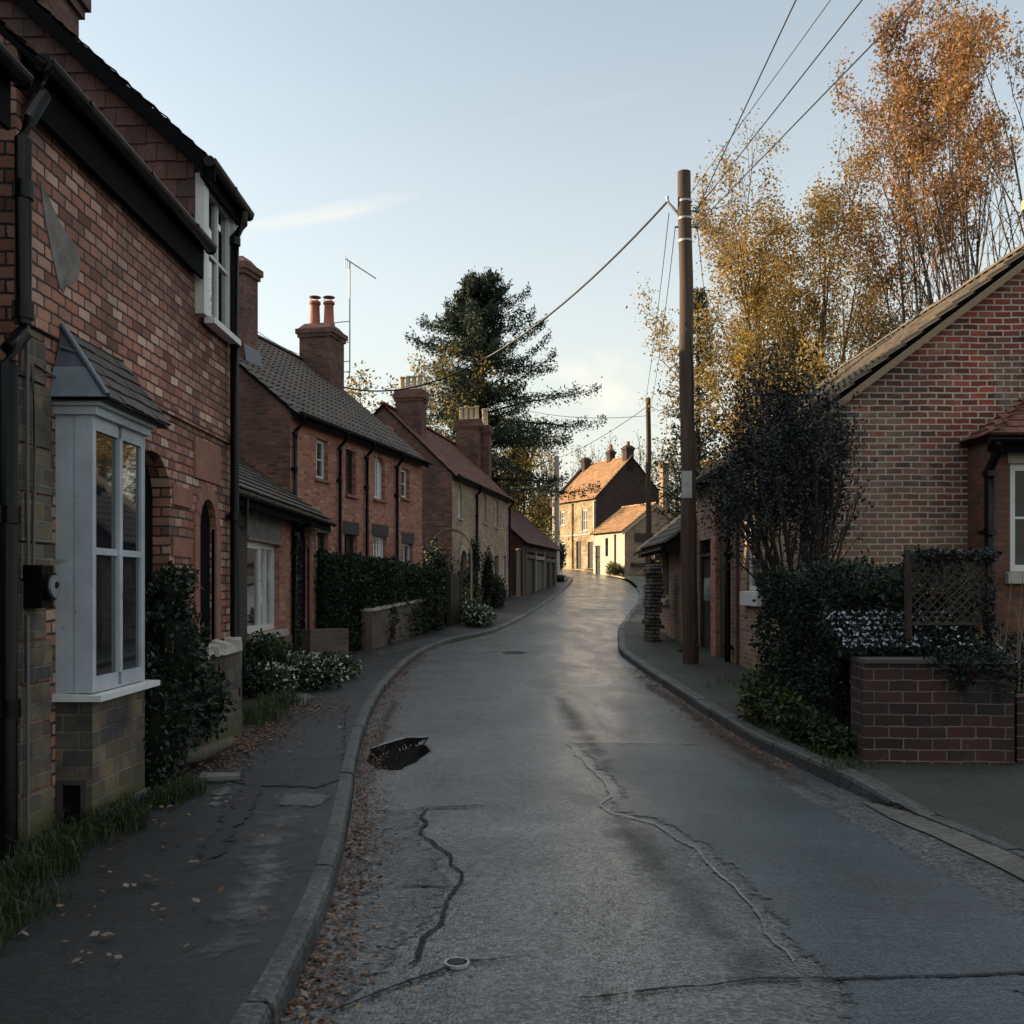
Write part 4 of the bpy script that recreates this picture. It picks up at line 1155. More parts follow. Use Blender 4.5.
mb.tube([(ax, ay, 7.7), (ax, ay, 10.9)], .022, 6)
for z in (7.75, 8.05, 8.6, 9.2): mb.tube([(ax, ay, z), (ax, ay + .5, z - .02)], .014, 5)
b0 = Vector((ax, ay + .12, 11.0)); b1 = Vector((ax + .15, ay - .74, 10.42))
mb.tube([b0, b1], .02, 6)
for k in range(12):
    p = b0.lerp(b1, .18 + .8 * k / 11); s = .05; mb.tube([p + Vector((-s, 0, s * .2)), p + Vector((s, 0, -s * .2))], .008, 4)
mb.tube([(ax - .02, ay + .13, 10.72), (ax - .02, ay + .13, 11.12)], .012, 4); mb.tube([(ax + .05, ay + .1, 10.75), (ax + .05, ay + .1, 11.05)], .012, 4)
mb.build('aerial', M['metal'], t)
lx, ly = tolocal(t, at(236, 21.8), 21.8)
chimney(t, lx, ly, 5.6, 8.7, .62, .72, 'brick_dark', 0, 'terracotta', .5, 'y', True)
mb = MB(); mb.prism([(lx - .36, ly - .42, Et + (ly - .42) * math.tan(Pt) + .13), (lx + .36, ly - .42, Et + (ly - .42) * math.tan(Pt) + .13), (lx + .36, ly - .37, Et + (ly - .37) * math.tan(Pt) + .45), (lx - .36, ly - .37, Et + (ly - .37) * math.tan(Pt) + .45)], (0, -.02, 0)); mb.build('flashing', M['lead'], t)

# ------------------------------------------------------------------ stone house further along
a = 10.8
t = thing('stone_house', 'tan stone fronted house with plum tiled roof and buff chimney pots beyond the brick terrace', 'house', (-2.12, 35.4, 0), R(90 - a)); T3 = t
L3, D3, E3, P3 = 10.8, 5.1, 5.55, R(44)
ops = [(.85, 1.5, 4.05, 5.3), (5.1, 5.75, 4.15, 5.25), (7.5, 8.2, 4.1, 5.2), (1.2, 2.2, .3, 2.9), (4.9, 5.8, 1.6, 2.9), (7.4, 8.3, .6, 2.85), (9.3, 9.9, 1.7, 2.9)]
house_walls(t, L3, D3, E3, P3, ops, 'stone_tan', 'brick_dark', -.3, .24, [(.85, 1.5, 4.85, .44, 5.3, 0, .24), (1.2, 2.2, 2.45, .44, 2.9, 0, .24)])
window(t, .85, 1.5, 4.05, 5.3, .08, 'white', 'glass_pale', (1, 1), .10, 'stone_sill')
window(t, 5.1, 5.75, 4.15, 5.25, .10, 'white', 'glass', (0, 1), .09, 'stone_sill')
window(t, 7.5, 8.2, 4.1, 5.2, .10, 'white', 'glass', (1, 0), .12, 'stone_sill')
window(t, 4.9, 5.8, 1.6, 2.9, .10, 'white', 'glass', (1, 1), .07, 'stone_sill')
window(t, 9.3, 9.9, 1.7, 2.9, .10, 'white', 'glass_pale', (0, 0), .10, 'stone_sill')
door(t, 7.4, 8.3, .6, 2.85, .12)
door(t, 1.2, 2.2, .3, 2.9, .14)
mb = MB(); arch_ring(mb, 1.7, 2.45, .5, .44, .18, -.03, .06, 11); mb.build('arch', M['stone_sill'], t)
gable_roof(t, L3, D3, E3, P3, 'tile_red', 'flat', .22, .22, .022, .2, .08)
gutter(t, -.02, L3 + .02, -.27, E3 - .06, .06, .15)
for x in (3.7, 10.4): downpipe(t, x, -.07, .2, E3 - .45, .05, swan=(-.25, E3 - .1))
mb = MB(); arch_ring(mb, 0, 0, .22, .20, .12, 0, .05, 9)
o = mb.build('gable_vent', M['brick_pink'], t); o.data.transform(Matrix.Rotation(R(-90), 4, 'Z')); shift(o, -.03, 2.45, 7.0)
lx, ly = tolocal(t, at(411, 37.4), 37.4)
chimney(t, lx, ly, 6.6, 8.85, .7, 1.0, 'brick_dark', 4, 'buff_clay', .6, 'y', False)
lx, ly = tolocal(t, at(469, 46.2), 46.2)
chimney(t, lx, ly, 6.4, 9.2, .7, 1.05, 'brick_dark', 4, 'buff_clay', .62, 'y', False)
lx, ly = tolocal(t, at(485, 46.6), 46.6)
chimney(t, lx, ly, 5.9, 9.0, .55, .5, 'brick_dark', 1, 'buff_clay', .8, 'y', False)

# ------------------------------------------------------------------ outbuilding with timber doors
a = 11.6
t = thing('outbuilding', 'low outbuilding with mottled tiled roof and tall timber doors at the kerb bend', 'outbuilding', (.5, 47.0, 0), R(90 - a))
La, Da, Ea, Pa = 10.2, 4.4, 3.7, R(42)
ops = [(.9, 3.1, .5, 3.2), (3.5, 6.0, .5, 3.2), (6.5, 7.6, .5, 3.15), (8.0, 9.4, .5, 3.15)]
house_walls(t, La, Da, Ea, Pa, ops, 'brick_black', None, -.2, .12)
for k, (x0, x1, z0, z1) in enumerate(ops):
    door(t, x0 + .05, x1 - .05, z0 + .3, z1 - .35, .08, 'mid_wood' if k == 1 else 'dark_wood')
    mb = MB(); mb.box(x0 - .12, x0 + .04, -.03, .08, .4, z1 + .15); mb.box(x1 - .04, x1 + .12, -.03, .08, .4, z1 + .15); mb.box(x0 + .04, x1 - .04, -.03, .08, z1 - .3, z1 - .12)
    mb.build('door_frame', M['grey_wood' if k == 1 else 'mid_wood'], t)
gable_roof(t, La, Da, Ea, Pa, 'tile_brown', 'pan', .32, .28, .035, .25, .10)

# ------------------------------------------------------------------ far sunlit house
t = thing('stone_house', 'far golden stone house with sunlit orange pantile roof at the road bend', 'house', (3.55, 83.8, 0), R(-63.2)); F5 = t
L5, D5, E5, P5 = 6.6, 6.6, 8.45, R(45)
ops = [(1.0, 1.7, 6.5, 7.7), (4.5, 5.3, 5.9, 7.6), (.9, 1.8, 3.4, 5.1), (3.6, 4.4, 2.9, 5.1), (5.4, 6.2, 2.9, 5.0)]
house_walls(t, L5, D5, E5, P5, ops, 'stone_gold', 'brick_black', 1.5, .25)
for k, (x0, x1, z0, z1) in enumerate(ops[:3]): window(t, x0, x1, z0, z1, .08, 'white', 'glass', (1, 1), .10, 'stone_sill')
door(t, 3.6, 4.4, 2.9, 5.1, .1); door(t, 5.4, 6.2, 2.9, 5.0, .1)
mb = MB(); mb.box(1.6, 6.2, -.06, .01, 5.55, 5.68); mb.build('string_course', M['stone_sill'], t)
gable_roof(t, L5, D5, E5, P5, 'tile_orange', 'pan', .34, .30, .04, .2, .10)
mb = MB(); tp = math.tan(P5)
mb.prism([(-.32, -.25, E5 - .25 * tp - .1), (-.32, D5 / 2, E5 + tp * D5 / 2 - .1), (-.32, D5 / 2, E5 + tp * D5 / 2 + .45), (-.32, -.25, E5 - .25 * tp + .35)], (.3, 0, 0)); mb.build('raised_verge', M['brick_black'], t)
downpipe(t, 3.1, -.08, 2.9, E5 - .3, .05); downpipe(t, 6.45, -.08, 2.9, E5 - .3, .06, 'white')
chimney(t, .25, 2.9, 10.0, 12.4, .6, .6, 'brick_black', 0, along='x')
chimney(t, 3.6, 3.3, 11.2, 12.7, .5, .5, 'brick_black', 1, 'terracotta', .4)
chimney(t, 6.3, 3.2, 10.6, 12.7, .6, .7, 'brick_black', 1, 'terracotta', .3, shoulder=True)

# ------------------------------------------------------------------ white washed lean-to
t = thing('cream_cottage', 'low cream walled cottage with orange roof in front of the golden stone house', 'cottage', (5.84, 71.8, 0), R(-65.2))
L6, D6, E6, P6 = 4.3, 5.0, 5.35, R(36)
ops = [(.3, 1.0, 2.2, 4.4), (1.7, 2.1, 3.6, 4.9), (2.9, 3.2, 2.6, 5.1)]
house_walls(t, L6, D6, E6, P6, ops, 'render_cream', 'brick_buff', 1.4, .22)
door(t, .3, 1.0, 2.3, 4.4, .1); door(t, 2.9, 3.2, 2.6, 5.1, .1, handle=False)
window(t, 1.7, 2.1, 3.6, 4.9, .08, 'dark_wood', 'glass', (0, 1), .06, None)
gable_roof(t, L6, D6, E6, P6, 'tile_orange', 'pan', .32, .30, .04, .25, .12)
bargeboard(t, L6 + .10, D6, E6, P6, 'buff_clay', .25, .22)
mb = MB(); mb.box(L6 + .001, L6 + .05, .8, 2.4, 4.55, 5.15); mb.build('loft_opening', M['dark_wood'], t)
mb = MB(); mb.box(L6 + .001, L6 + .3, .5, 3.2, 2.9, 3.1); mb.build('lean_shelf', M['dark_wood'], t)
lx, ly = tolocal(t, at(664, 70.5), 70.5)
chimney(t, lx, ly, 6.5, 10.2, .5, .5, 'brick_buff', 0, shoulder=False)

# ------------------------------------------------------------------ right hand cottage behind the pole
t = thing('slate_cottage', 'low cottage with drooping slate roof and one narrow window behind the telegraph pole', 'cottage', (4.0, 28.2, 0), R(-90)); C7 = t
L7, D7, E7, P7 = 5.1, 5.0, 2.85, R(38)
ops = [(1.7, 2.75, 1.25, 2.62)]
house_walls(t, L7, D7, E7, P7, ops, 'brick_buff', 'brick_dark', -.3, .25)
window(t, 1.7, 2.75, 1.25, 2.62, .06, 'grey_wood', 'glass', (1, 0), .09, 'stone_sill', .12, .08, tsill=.16)
gable_roof(t, L7, D7, E7, P7, 'tile_slate', 'pan', .30, .26, .035, .45, .08)
bargeboard(t, -.10, D7, E7, P7, 'grey_wood', .45, .13)
gutter(t, 0, L7, -.52, E7 - .36, .06, .14)

# ------------------------------------------------------------------ big gable on the right
t = thing('brick_house', 'right hand house with broad weathered red brick gable and sunlit roof edge', 'house', (4.25, 23.0, 0), R(-90)); H8 = t
L8, D8, E8, P8 = 9.0, 6.3, 3.95, R(37.2)
ops = [(4.9, 6.0, 1.50, 2.72), (.25, 2.05, -.2, 2.6)]
house_walls(t, L8, D8, E8, P8, ops, 'brick_buff', 'brick_gable', -.4, .25)
window(t, 4.9, 6.0, 1.50, 2.72, .05, 'white', 'glass', (0, 1), .08, 'white', .11, .08, tsill=.26)
d = door(t, .35, 1.95, 0, 2.2, .10, 'dark_wood')
mb = MB(); mb.box(.25, .35, .03, .16, -.2, 2.6); mb.box(1.95, 2.05, .03, .16, -.2, 2.6); mb.box(.35, 1.95, .03, .16, 2.22, 2.3); mb.build('door_frame', M['dark_wood'], t)
mb = MB(); mb.box(.38, 1.92, .09, .10, 1.25, 1.75); mb.build('door_pane', M['glass_pale'], t)
mb = MB(); mb.box(2.2, 2.7, -.12, 0, -.3, 3.2); mb.build('brick_pier', M['brick_pink'], t)
mb = MB(); mb.box(2.72, 3.3, -.03, 0, -.3, 3.2); mb.build('timber_panel', M['dark_wood'], t)
gable_roof(t, L8, D8, E8, P8, 'tile_old', 'pan', .30, .25, .035, .25, .16)
bargeboard(t, L8 + .13, D8, E8, P8, 'barge', .25, .15)
gutter(t, 0, L8 + .05, -.32, E8 - .15, .06, .14)
downpipe(t, 3.75, -.10, -.1, E8 - .5, .06, swan=(-.3, E8 - .2))
mb = MB(); mb.box(4.25, 4.32, -.06, 0, -.2, 3.5); mb.build('conduit', M['tile_brown'], t)
chimney(t, 8.4, 3.90, 5.6, 7.55, .7, .8, 'buff_clay', 0, shoulder=False)
# white lime scar and relieving course in the gable
mb = MB(); mb.box(L8 + .001, L8 + .02, 2.9, 4.6, 5.02, 5.16); mb.build('string_course', M['brick_gable'], t)

# ------------------------------------------------------------------ small extension at the right edge
t = thing('brick_extension', 'orange brick extension with plum tiled roof and white window at the right edge', 'extension', (6.38, 13.35, 0), 0)
mb = MB()
op = [(.27, 1.9, 1.78, 3.22)]
wall_panel(mb, 0, 3.2, -.4, 3.62, op, 0, .2)
mb.face([(0, .66, -.4), (0, 0, -.4), (0, 0, 3.62), (0, .66, 3.62)])
mb.build('wall', brick_mat('orange brick', [(.13, .055, .033), (.19, .08, .05), (.10, .045, .03)], (.10, .075, .058), .235, .085, .010, dirt_amt=.3), t)
window(t, .27, 1.9, 1.78, 3.22, .05, 'white', 'glass_dark', (1, 1), .09, 'stone_sill', .10, .07, tsill=.16)
mb = MB(); mb.box(.24, 2.0, -.015, .02, 3.222, 3.54); mb.build('lintel', M['stone_sill'], t)
mb = MB(); cp, sp_ = math.cos(R(34)), math.sin(R(34))
SLx = 1.0 / cp
O = Vector((-.12, -.28, 3.58)); Vv = Vector((0, cp, sp_)); Nn = Vector((0, -sp_, cp)); W = 3.6
tiles(mb, O, (1, 0, 0), Vv, W, SLx, .2, .2, .022, clip=lambda v: (v * cp * 1.0, W))
mb.face([O - Nn * .02, O + Vector((W, 0, 0)) - Nn * .02, O + Vector((W, 0, 0)) + Vv * SLx - Nn * .02, O + Vector((1.0, 0, 0)) + Vv * SLx - Nn * .02])
O2 = Vector((-.12, .66, 3.58)); Vx = Vector((cp, 0, sp_))
tiles(mb, O2, (0, -1, 0), Vx, .94, SLx, .2, .2, .022, clip=lambda v: (0, .94 - v * cp))
mb.face([O2, O, O + Vector((1.0, 0, 0)) + Vv * SLx, O2 + Vx * SLx])
mb.face([O + Vector((0, 0, -.03)), O2 + Vector((0, 0, -.03)), O2 + Vector((W, 0, -.03)), O + Vector((W, 0, -.03))])
mb.build('roof', M['tile_red'], t)
gutter(t, -.16, 3.3, -.33, 3.50, .06, .16)
downpipe(t, -.05, -.08, 0, 3.1, .06, swan=(-.33, 3.46))
# ================================================================== VEGETATION KIT
def leaf_quads(P, size, Nbias=None, aspect=.5, droop=0.0):
    """diamond leaves at P (n,3), random attitudes leaning along Nbias"""
    n = len(P)
    d = rng.normal(size=(n, 3))
    d[:, 2] -= droop
    if Nbias is not None: d = d * .8 + Nbias * 1.0
    d /= np.linalg.norm(d, axis=1, keepdims=True) + 1e-9
    r = rng.normal(size=(n, 3)); s = np.cross(d, r); s /= np.linalg.norm(s, axis=1, keepdims=True) + 1e-9
    L = size * rng.uniform(.6, 1.35, size=(n, 1)) if np.isscalar(size) else size.reshape(-1, 1)
    w = L * aspect * .5
    V = np.stack([P, P + d * L * .5 + s * w, P + d * L, P + d * L * .5 - s * w], axis=1)
    return V
def rotate_about(v, axis, ang):
    return v * math.cos(ang) + np.cross(axis, v) * math.sin(ang) + axis * np.dot(axis, v) * (1 - math.cos(ang))
def grow(base, d, L, r, lev, maxlev, par, tubes, tips):
    n = par.get('seg', (6, 5, 4, 3))[min(lev, 3)]
    p = np.array(base, float); d = np.array(d, float); pts = [p.copy()]; dirs = [d.copy()]
    for i in range(n):
        d = d + rng.normal(size=3) * par['wander'][min(lev, len(par['wander']) - 1)] + np.array([0, 0, par['up'][min(lev, len(par['up']) - 1)]])
        d /= np.linalg.norm(d)
        p = p + d * L / n; pts.append(p.copy()); dirs.append(d.copy())
    taper = par.get('taper', .35)
    rad = [r * (1 - (1 - taper) * i / n) for i in range(n + 1)]
    tubes.append((pts, rad, lev))
    if lev >= maxlev:
        tips.append(pts); return
    k = par['kids'][min(lev, len(par['kids']) - 1)]
    f0 = par['from'][min(lev, len(par['from']) - 1)]
    for j in range(k):
        t = f0 + (1 - f0) * (j + rng.uniform(.2, .9)) / k
        t = min(t, .99); i = int(t * n); fr = t * n - i
        q = pts[i] + (pts[i + 1] - pts[i]) * fr
        ax = np.cross(dirs[i], rng.normal(size=3)); ax /= np.linalg.norm(ax) + 1e-9
        nd = rotate_about(dirs[i], ax, R(rng.uniform(*par['ang'][min(lev, len(par['ang']) - 1)])))
        ratio = par['ratio'][min(lev, len(par['ratio']) - 1)] * rng.uniform(.75, 1.2) * (1.15 - .55 * t)
        grow(q, nd, L * ratio, max(par.get('rmin', .006), rad[i] * par.get('rk', .55)), lev + 1, maxlev, par, tubes, tips)
def tubes_mesh(name, tubes, mat, parent=None, sides=(8, 6, 4, 3)):
    mb = MB()
    for pts, rad, lev in tubes: mb.tube(pts, rad, sides[min(lev, 3)], caps=False)
    return mb.build(name, mat, parent)
def tree(name, label, cat, base, H, par, maxlev, leaf=None, group=None, trunk_r=.2, bark='bark', stems=1, spread=.18, keep=None, sq=1.0, clump=.34):
    t = thing(name, label, cat, base, 0, group)
    tubes = []; tips = []
    for s_ in range(stems):
        az = 2 * math.pi * (s_ + rng.uniform(0, .6)) / stems
        k = spread if stems > 1 else spread * .2
        d = np.array([math.cos(az) * k, math.sin(az) * k, 1.0]); d /= np.linalg.norm(d)
        grow((math.cos(az) * .2 * (stems > 1), math.sin(az) * .2 * (stems > 1), -.3), d, H * par.get('trunkf', .8) * rng.uniform(.85, 1.0), trunk_r / (stems ** .4), 0, maxlev, par, tubes, tips)
    K = np.array([sq, sq, 1.0])
    tubes = [([q * K for q in pts], rad, lv) for pts, rad, lv in tubes]; tips = [[q * K for q in pts] for pts in tips]
    tubes_mesh('trunk', tubes, M[bark], t)
    if leaf:
        P = []
        for pts in tips:
            a = np.array(pts)
            seg = rng.integers(0, len(a) - 1, size=leaf['n']); fr = rng.uniform(0, 1, size=(leaf['n'], 1))
            q = a[seg] * (1 - fr) + a[seg + 1] * fr
            P.append(q + rng.normal(size=q.shape) * leaf['jit'])
        P = np.concatenate(P)
        cn = np.array([noise.noise(Vector((q[0] * .55 + base[0], q[1] * .55, q[2] * .45))) for q in P])
        P = P[rng.uniform(size=len(P)) < np.clip((cn + clump) * 3.0, .10, 1)]
        if keep is not None: P = P[keep(P)]
        mats = [M[x] for x in leaf['mats']]
        mi = rng.choice(len(mats), size=len(P), p=leaf.get('p')) if len(mats) > 1 else None
        if leaf.get('split'): mi = leaf['split'](P)
        quads_mesh('crown', leaf_quads(P, leaf['size'], None, leaf.get('aspect', .6), leaf.get('droop', .3)), mats, t, mi)
    return t
def blob_points(lobes, n, shell=.35, flat=1.0):
    """points near the skin of a union of lumpy ellipsoids [(cx,cy,cz,rx,ry,rz)]"""
    vol = np.array([l[3] * l[4] + l[4] * l[5] + l[3] * l[5] for l in lobes]); vol = vol / vol.sum()
    out = []; nb = []
    for l, w in zip(lobes, vol):
        k = int(n * w) + 1
        d = rng.normal(size=(k, 3)); d /= np.linalg.norm(d, axis=1, keepdims=True)
        rr = 1 - np.abs(rng.normal(size=(k, 1))) * shell
        lump = np.array([noise.noise(Vector((float(v[0]) * 2.3 + l[0], float(v[1]) * 2.3 + l[1], float(v[2]) * 2.3 + l[2]))) for v in d]).reshape(-1, 1)
        rr = np.clip(rr + lump * .35, .05, 1.4)
        out.append(np.array(l[:3]) + d * rr * np.array(l[3:])); nb.append(d)
    return np.concatenate(out), np.concatenate(nb)
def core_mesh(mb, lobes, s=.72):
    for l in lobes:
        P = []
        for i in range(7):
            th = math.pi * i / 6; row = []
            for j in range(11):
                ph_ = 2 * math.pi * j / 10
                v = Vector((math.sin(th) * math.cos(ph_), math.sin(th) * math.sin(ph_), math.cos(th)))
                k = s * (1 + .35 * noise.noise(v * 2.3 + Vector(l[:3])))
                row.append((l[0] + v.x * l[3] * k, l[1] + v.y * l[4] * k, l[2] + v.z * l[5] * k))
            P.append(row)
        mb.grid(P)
def shrub(name, label, cat, base, lobes, n, size, mats, p=None, group=None, core=True, aspect=.55, stems=0, shell=.3, clip0=True):
    t = thing(name, label, cat, base, 0, group)
    P, nb = blob_points(lobes, n, shell)
    if clip0:
        k = P[:, 2] > .01; P = P[k]; nb = nb[k]
    ms = [M[x] for x in mats]
    mi = rng.choice(len(ms), size=len(P), p=p) if len(ms) > 1 else None
    quads_mesh('foliage', leaf_quads(P, size, nb * .6, aspect), ms, t, mi)
    mb = MB()
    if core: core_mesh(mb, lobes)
    if core: mb.build('shade_core', M['core'], t)
    if stems:
        sb = MB()
        for i in range(stems):
            l = lobes[i % len(lobes)]
            a = Vector((l[0] * .35 + rnd.uniform(-.05, .05), l[1] * .35 + rnd.uniform(-.05, .05), -.05))
            e = Vector((l[0] + rnd.uniform(-.6, .6) * l[3], l[1] + rnd.uniform(-.6, .6) * l[4], l[2] + rnd.uniform(0, .7) * l[5]))
            mid = a.lerp(e, .5) + Vector((rnd.uniform(-.06, .06), rnd.uniform(-.06, .06), .05))
            sb.tube([a, mid, e], [.03, .02, .008], 5, caps=False)
        sb.build('stem', M['bark'], t)
    return t
M['core'] = paint('inner shade core', (.008, .010, .006), .95, .3, 6, .05)  # near-black core added inside the leaves to block light, inner shade as colour
def hedge_points(x0, x1, y0, y1, z0, z1, n):
    """skin of a clipped box hedge, bulging"""
    dx, dy, dz = x1 - x0, y1 - y0, z1 - z0
    A = np.array([dy * dz, dy * dz, dx * dz, dx * dz, dx * dy]); A = A / A.sum()
    f = rng.choice(5, size=n, p=A); u = rng.uniform(size=n); v = rng.uniform(size=n)
    P = np.zeros((n, 3)); Nn = np.zeros((n, 3))
    for k, (ax, val, sg) in enumerate(((0, x0, -1), (0, x1, 1), (1, y0, -1), (1, y1, 1), (2, z1, 1))):
        i = f == k
        oth = [a for a in (0, 1, 2) if a != ax]
        lo = (x0, y0, z0); ex = (dx, dy, dz)
        P[i, ax] = val; P[i, oth[0]] = lo[oth[0]] + u[i] * ex[oth[0]]; P[i, oth[1]] = lo[oth[1]] + v[i] * ex[oth[1]]
        Nn[i, ax] = sg
    depth = np.abs(rng.normal(size=n)) * .11 - (rng.uniform(size=n) < .04) * rng.uniform(0, .16, n)
    lump = np.array([noise.noise(Vector(tuple(q * 1.6))) * .22 + noise.noise(Vector(tuple(q * 5))) * .10 for q in P])
    P = P + Nn * (lump - depth)[:, None]
    return P, Nn
def hedge(name, label, base, rz, dims, n, size, mats, p=None, group=None):
    t = thing(name, label, 'hedge', base, rz, group)
    L, D, H = dims
    P, nb = hedge_points(0, L, 0, D, 0.02, H, n)
    ms = [M[x] for x in mats]
    mi = rng.choice(len(ms), size=len(P), p=p) if len(ms) > 1 else None
    quads_mesh('foliage', leaf_quads(P, size, nb * .7, .55), ms, t, mi)
    mb = MB(); q = .22; mb.box(q, L - q, q, D - q, -.05, H - q); mb.build('shade_core', M['core'], t)
    return t

M['bark_dark'] = wood('dark bark', (.018, .014, .012), (.055, .042, .034), .9, (9, 9, 2))
# ================================================================== LEFT GARDENS
# ivy shrub in front of the passage
shrub('ivy_shrub', 'straggling ivy like shrub against the wall right of the bay window', 'shrub', (-2.72, 8.15, .03),
      [(-.05, -.35, .45, .26, .45, .60), (-.05, -.05, .95, .26, .42, .50), (-.10, .30, .62, .24, .42, .42), (-.12, .45, 1.05, .18, .34, .26), (-.1, .10, 1.40, .18, .30, .30), (-.12, .35, 1.62, .12, .30, .12), (0, .75, .55, .2, .35, .35)], 9000, .055, ['leaf_dark', 'leaf_holly', 'leaf_green'], (.62, .32, .06), stems=9)
# grass at the foot of the near wall : nobody could count it
def tufts(name, spots, hgt, n, mats, p=None, label=None):
    Vs = []
    for x, y, r, k in spots:
        for i in range(int(n * k)):
            a = rnd.uniform(0, 6.28); q = r * math.sqrt(rnd.random()); bx, by = x + q * math.cos(a), y + q * math.sin(a) * 1.3
            bz = g(by) + PAVEZ - .01; h = hgt * rnd.uniform(.4, 1.2); a2 = rnd.uniform(0, 6.28); ln = rnd.uniform(.2, 1.0) * h
            dx, dy = math.cos(a2), math.sin(a2); w = .0032
            m0 = (bx + dx * ln * .35, by + dy * ln * .35, bz + h * .7); e0 = (bx + dx * ln, by + dy * ln, bz + h * rnd.uniform(.55, 1.0))
            Vs.append([(bx - dy * w, by + dx * w, bz), (bx + dy * w, by - dx * w, bz), (m0[0] + dy * w, m0[1] - dx * w, m0[2]), (m0[0] - dy * w, m0[1] + dx * w, m0[2])])
            Vs.append([(m0[0] - dy * w, m0[1] + dx * w, m0[2]), (m0[0] + dy * w, m0[1] - dx * w, m0[2]), (e0[0], e0[1], e0[2]), (e0[0] - dy * .001, e0[1], e0[2])])
    V = np.array(Vs); ms = [M[x] for x in mats]
    mi = np.repeat(rng.choice(len(ms), size=len(Vs) // 2, p=p), 2) if len(ms) > 1 else None
    return tag(quads_mesh(name, V, ms, None, mi), label, 'grass', kind='stuff')
sp = [(-2.62 + rnd.uniform(-.12, .22), 5.0 + 2.5 * k / 26 + rnd.uniform(-.1, .1), .14, 1) for k in range(27)] + [(-2.55 + rnd.uniform(-.1, .3), 4.2 + .6 * k / 6, .18, 1) for k in range(7)]
tufts('grass', sp, .15, 95, ['grass', 'leaf_green'], (.95, .05), 'long dark grass growing along the foot of the bay house wall')
tufts('grass', [(-3.0 + rnd.uniform(-.2, .3), 10.9 + rnd.uniform(0, 2.2), .22, 1) for k in range(14)], .24, 70, ['grass', 'leaf_green'], (.6, .4), 'fresh grass tuft at the foot of the black downpipe by the cottage')
# flowering shrub
t = shrub('flowering_shrub', 'low sprawling shrub covered in small white flowers in front of the cottage arch', 'shrub', (-3.15, 14.6, .05),
      [(-.35, -.6, .16, .5, .55, .26), (.0, .3, .18, .6, .7, .28), (-.35, 1.2, .2, .5, .7, .28), (.15, 1.7, .18, .5, .6, .26), (-.1, 2.3, .15, .45, .5, .22), (-.6, .6, .35, .4, .8, .45)], 9000, .075, ['leaf_dark', 'leaf_green', 'leaf_holly'], (.4, .45, .15))
P, nb = blob_points([(-.30, -.4, .18, .52, .6, .28), (.05, .4, .2, .62, .7, .29), (-.3, 1.3, .22, .52, .7, .29), (.2, 1.8, .2, .5, .6, .26)], 1300, .04)
P = P[P[:, 2] > .12][:900]
tag(quads_mesh('flowers', leaf_quads(P[:700], .045, None, .8), M['petal'], t), kind='stuff')
shrub('planter_shrub', 'small dark plant under the cottage window sill', 'shrub', (-3.75, 13.6, .05), [(0, 0, .3, .25, .4, .35), (.05, .5, .22, .2, .4, .25)], 1800, .06, ['leaf_holly', 'leaf_dark'], (.5, .5), stems=3)
# climbing plant beside the cottage arch
shrub('climbing_plant', 'thin dark climber up the brick beside the cottage arched door', 'plant', (-3.93, 18.2, .1), [(0, 0, .5 + .42 * k, .07, .13, .3) for k in range(6)], 1500, .07, ['leaf_dark', 'leaf_green'], (.75, .25), core=False, shell=.5)
# front garden hedge and wall of the terrace
ang = R(90 - 15)
hedge('garden_hedge', 'tall dark clipped hedge in front of the brick terrace', (-3.75, 20.2, .1), ang, (3.8, 1.2, 2.12), 19000, .075, ['leaf_dark', 'leaf_green'], (.93, .07))
hedge('garden_hedge', 'lower dark hedge behind the grey garden wall, right of the taller hedge', (-2.85, 24.1, .3), ang, (4.0, 1.1, 1.75), 11000, .08, ['leaf_dark', 'leaf_green', 'leaf_olive'], (.9, .06, .04))
def bwall(name, label, p0, p1, z0, z1a, z1b, th, m_, cap='stone_sill', capt=.05, group=None):
    dx, dy = p1[0] - p0[0], p1[1] - p0[1]; L = math.hypot(dx, dy)
    t = thing(name, label, 'wall', (p0[0], p0[1], 0), math.atan2(dy, dx), group)
    mb = MB(); a = [(0, 0, z0), (L, 0, z0), (L, th, z0), (0, th, z0), (0, 0, z1a), (L, 0, z1b), (L, th, z1b), (0, th, z1a)]
    mb.hexa(a); mb.build('brickwork', M[m_], t)
    if cap:
        n = max(1, int(L / .45)); cb = MB()
        for i in range(n):
            x0, x1 = L * i / n + .004, L * (i + 1) / n - .004
            h0, h1 = z1a + (z1b - z1a) * i / n, z1a + (z1b - z1a) * (i + 1) / n; j = rnd.uniform(0, .012)
            cb.hexa([(x0, -.03, h0 + .002), (x1, -.03, h1 + .002), (x1, th + .03, h1 + .002), (x0, th + .03, h0 + .002), (x0 + .01, -.025, h0 + capt + j), (x1 - .01, -.025, h1 + capt + j), (x1 - .01, th + .025, h1 + capt + j), (x0 + .01, th + .025, h0 + capt + j)])
        cb.build('coping', M[cap], t)
    return t
bwall('garden_wall', 'grey brick garden wall below the dark hedges of the terrace', (-3.08, 22.0), (-2.25, 27.6), -.3, 1.02, 1.2, .24, 'brick_grey')
bwall('garden_wall', 'short low garden wall stub beside the cottage arch', (-3.85, 19.1), (-3.30, 20.2), -.3, .75, .72, .24, 'brick_grey', cap=None)
bwall('gate_pier', 'dark gate pier at the end of the grey garden wall', (-2.05, 28.9), (-2.0, 29.3), -.2, 1.5, 1.5, .4, 'brick_grey')
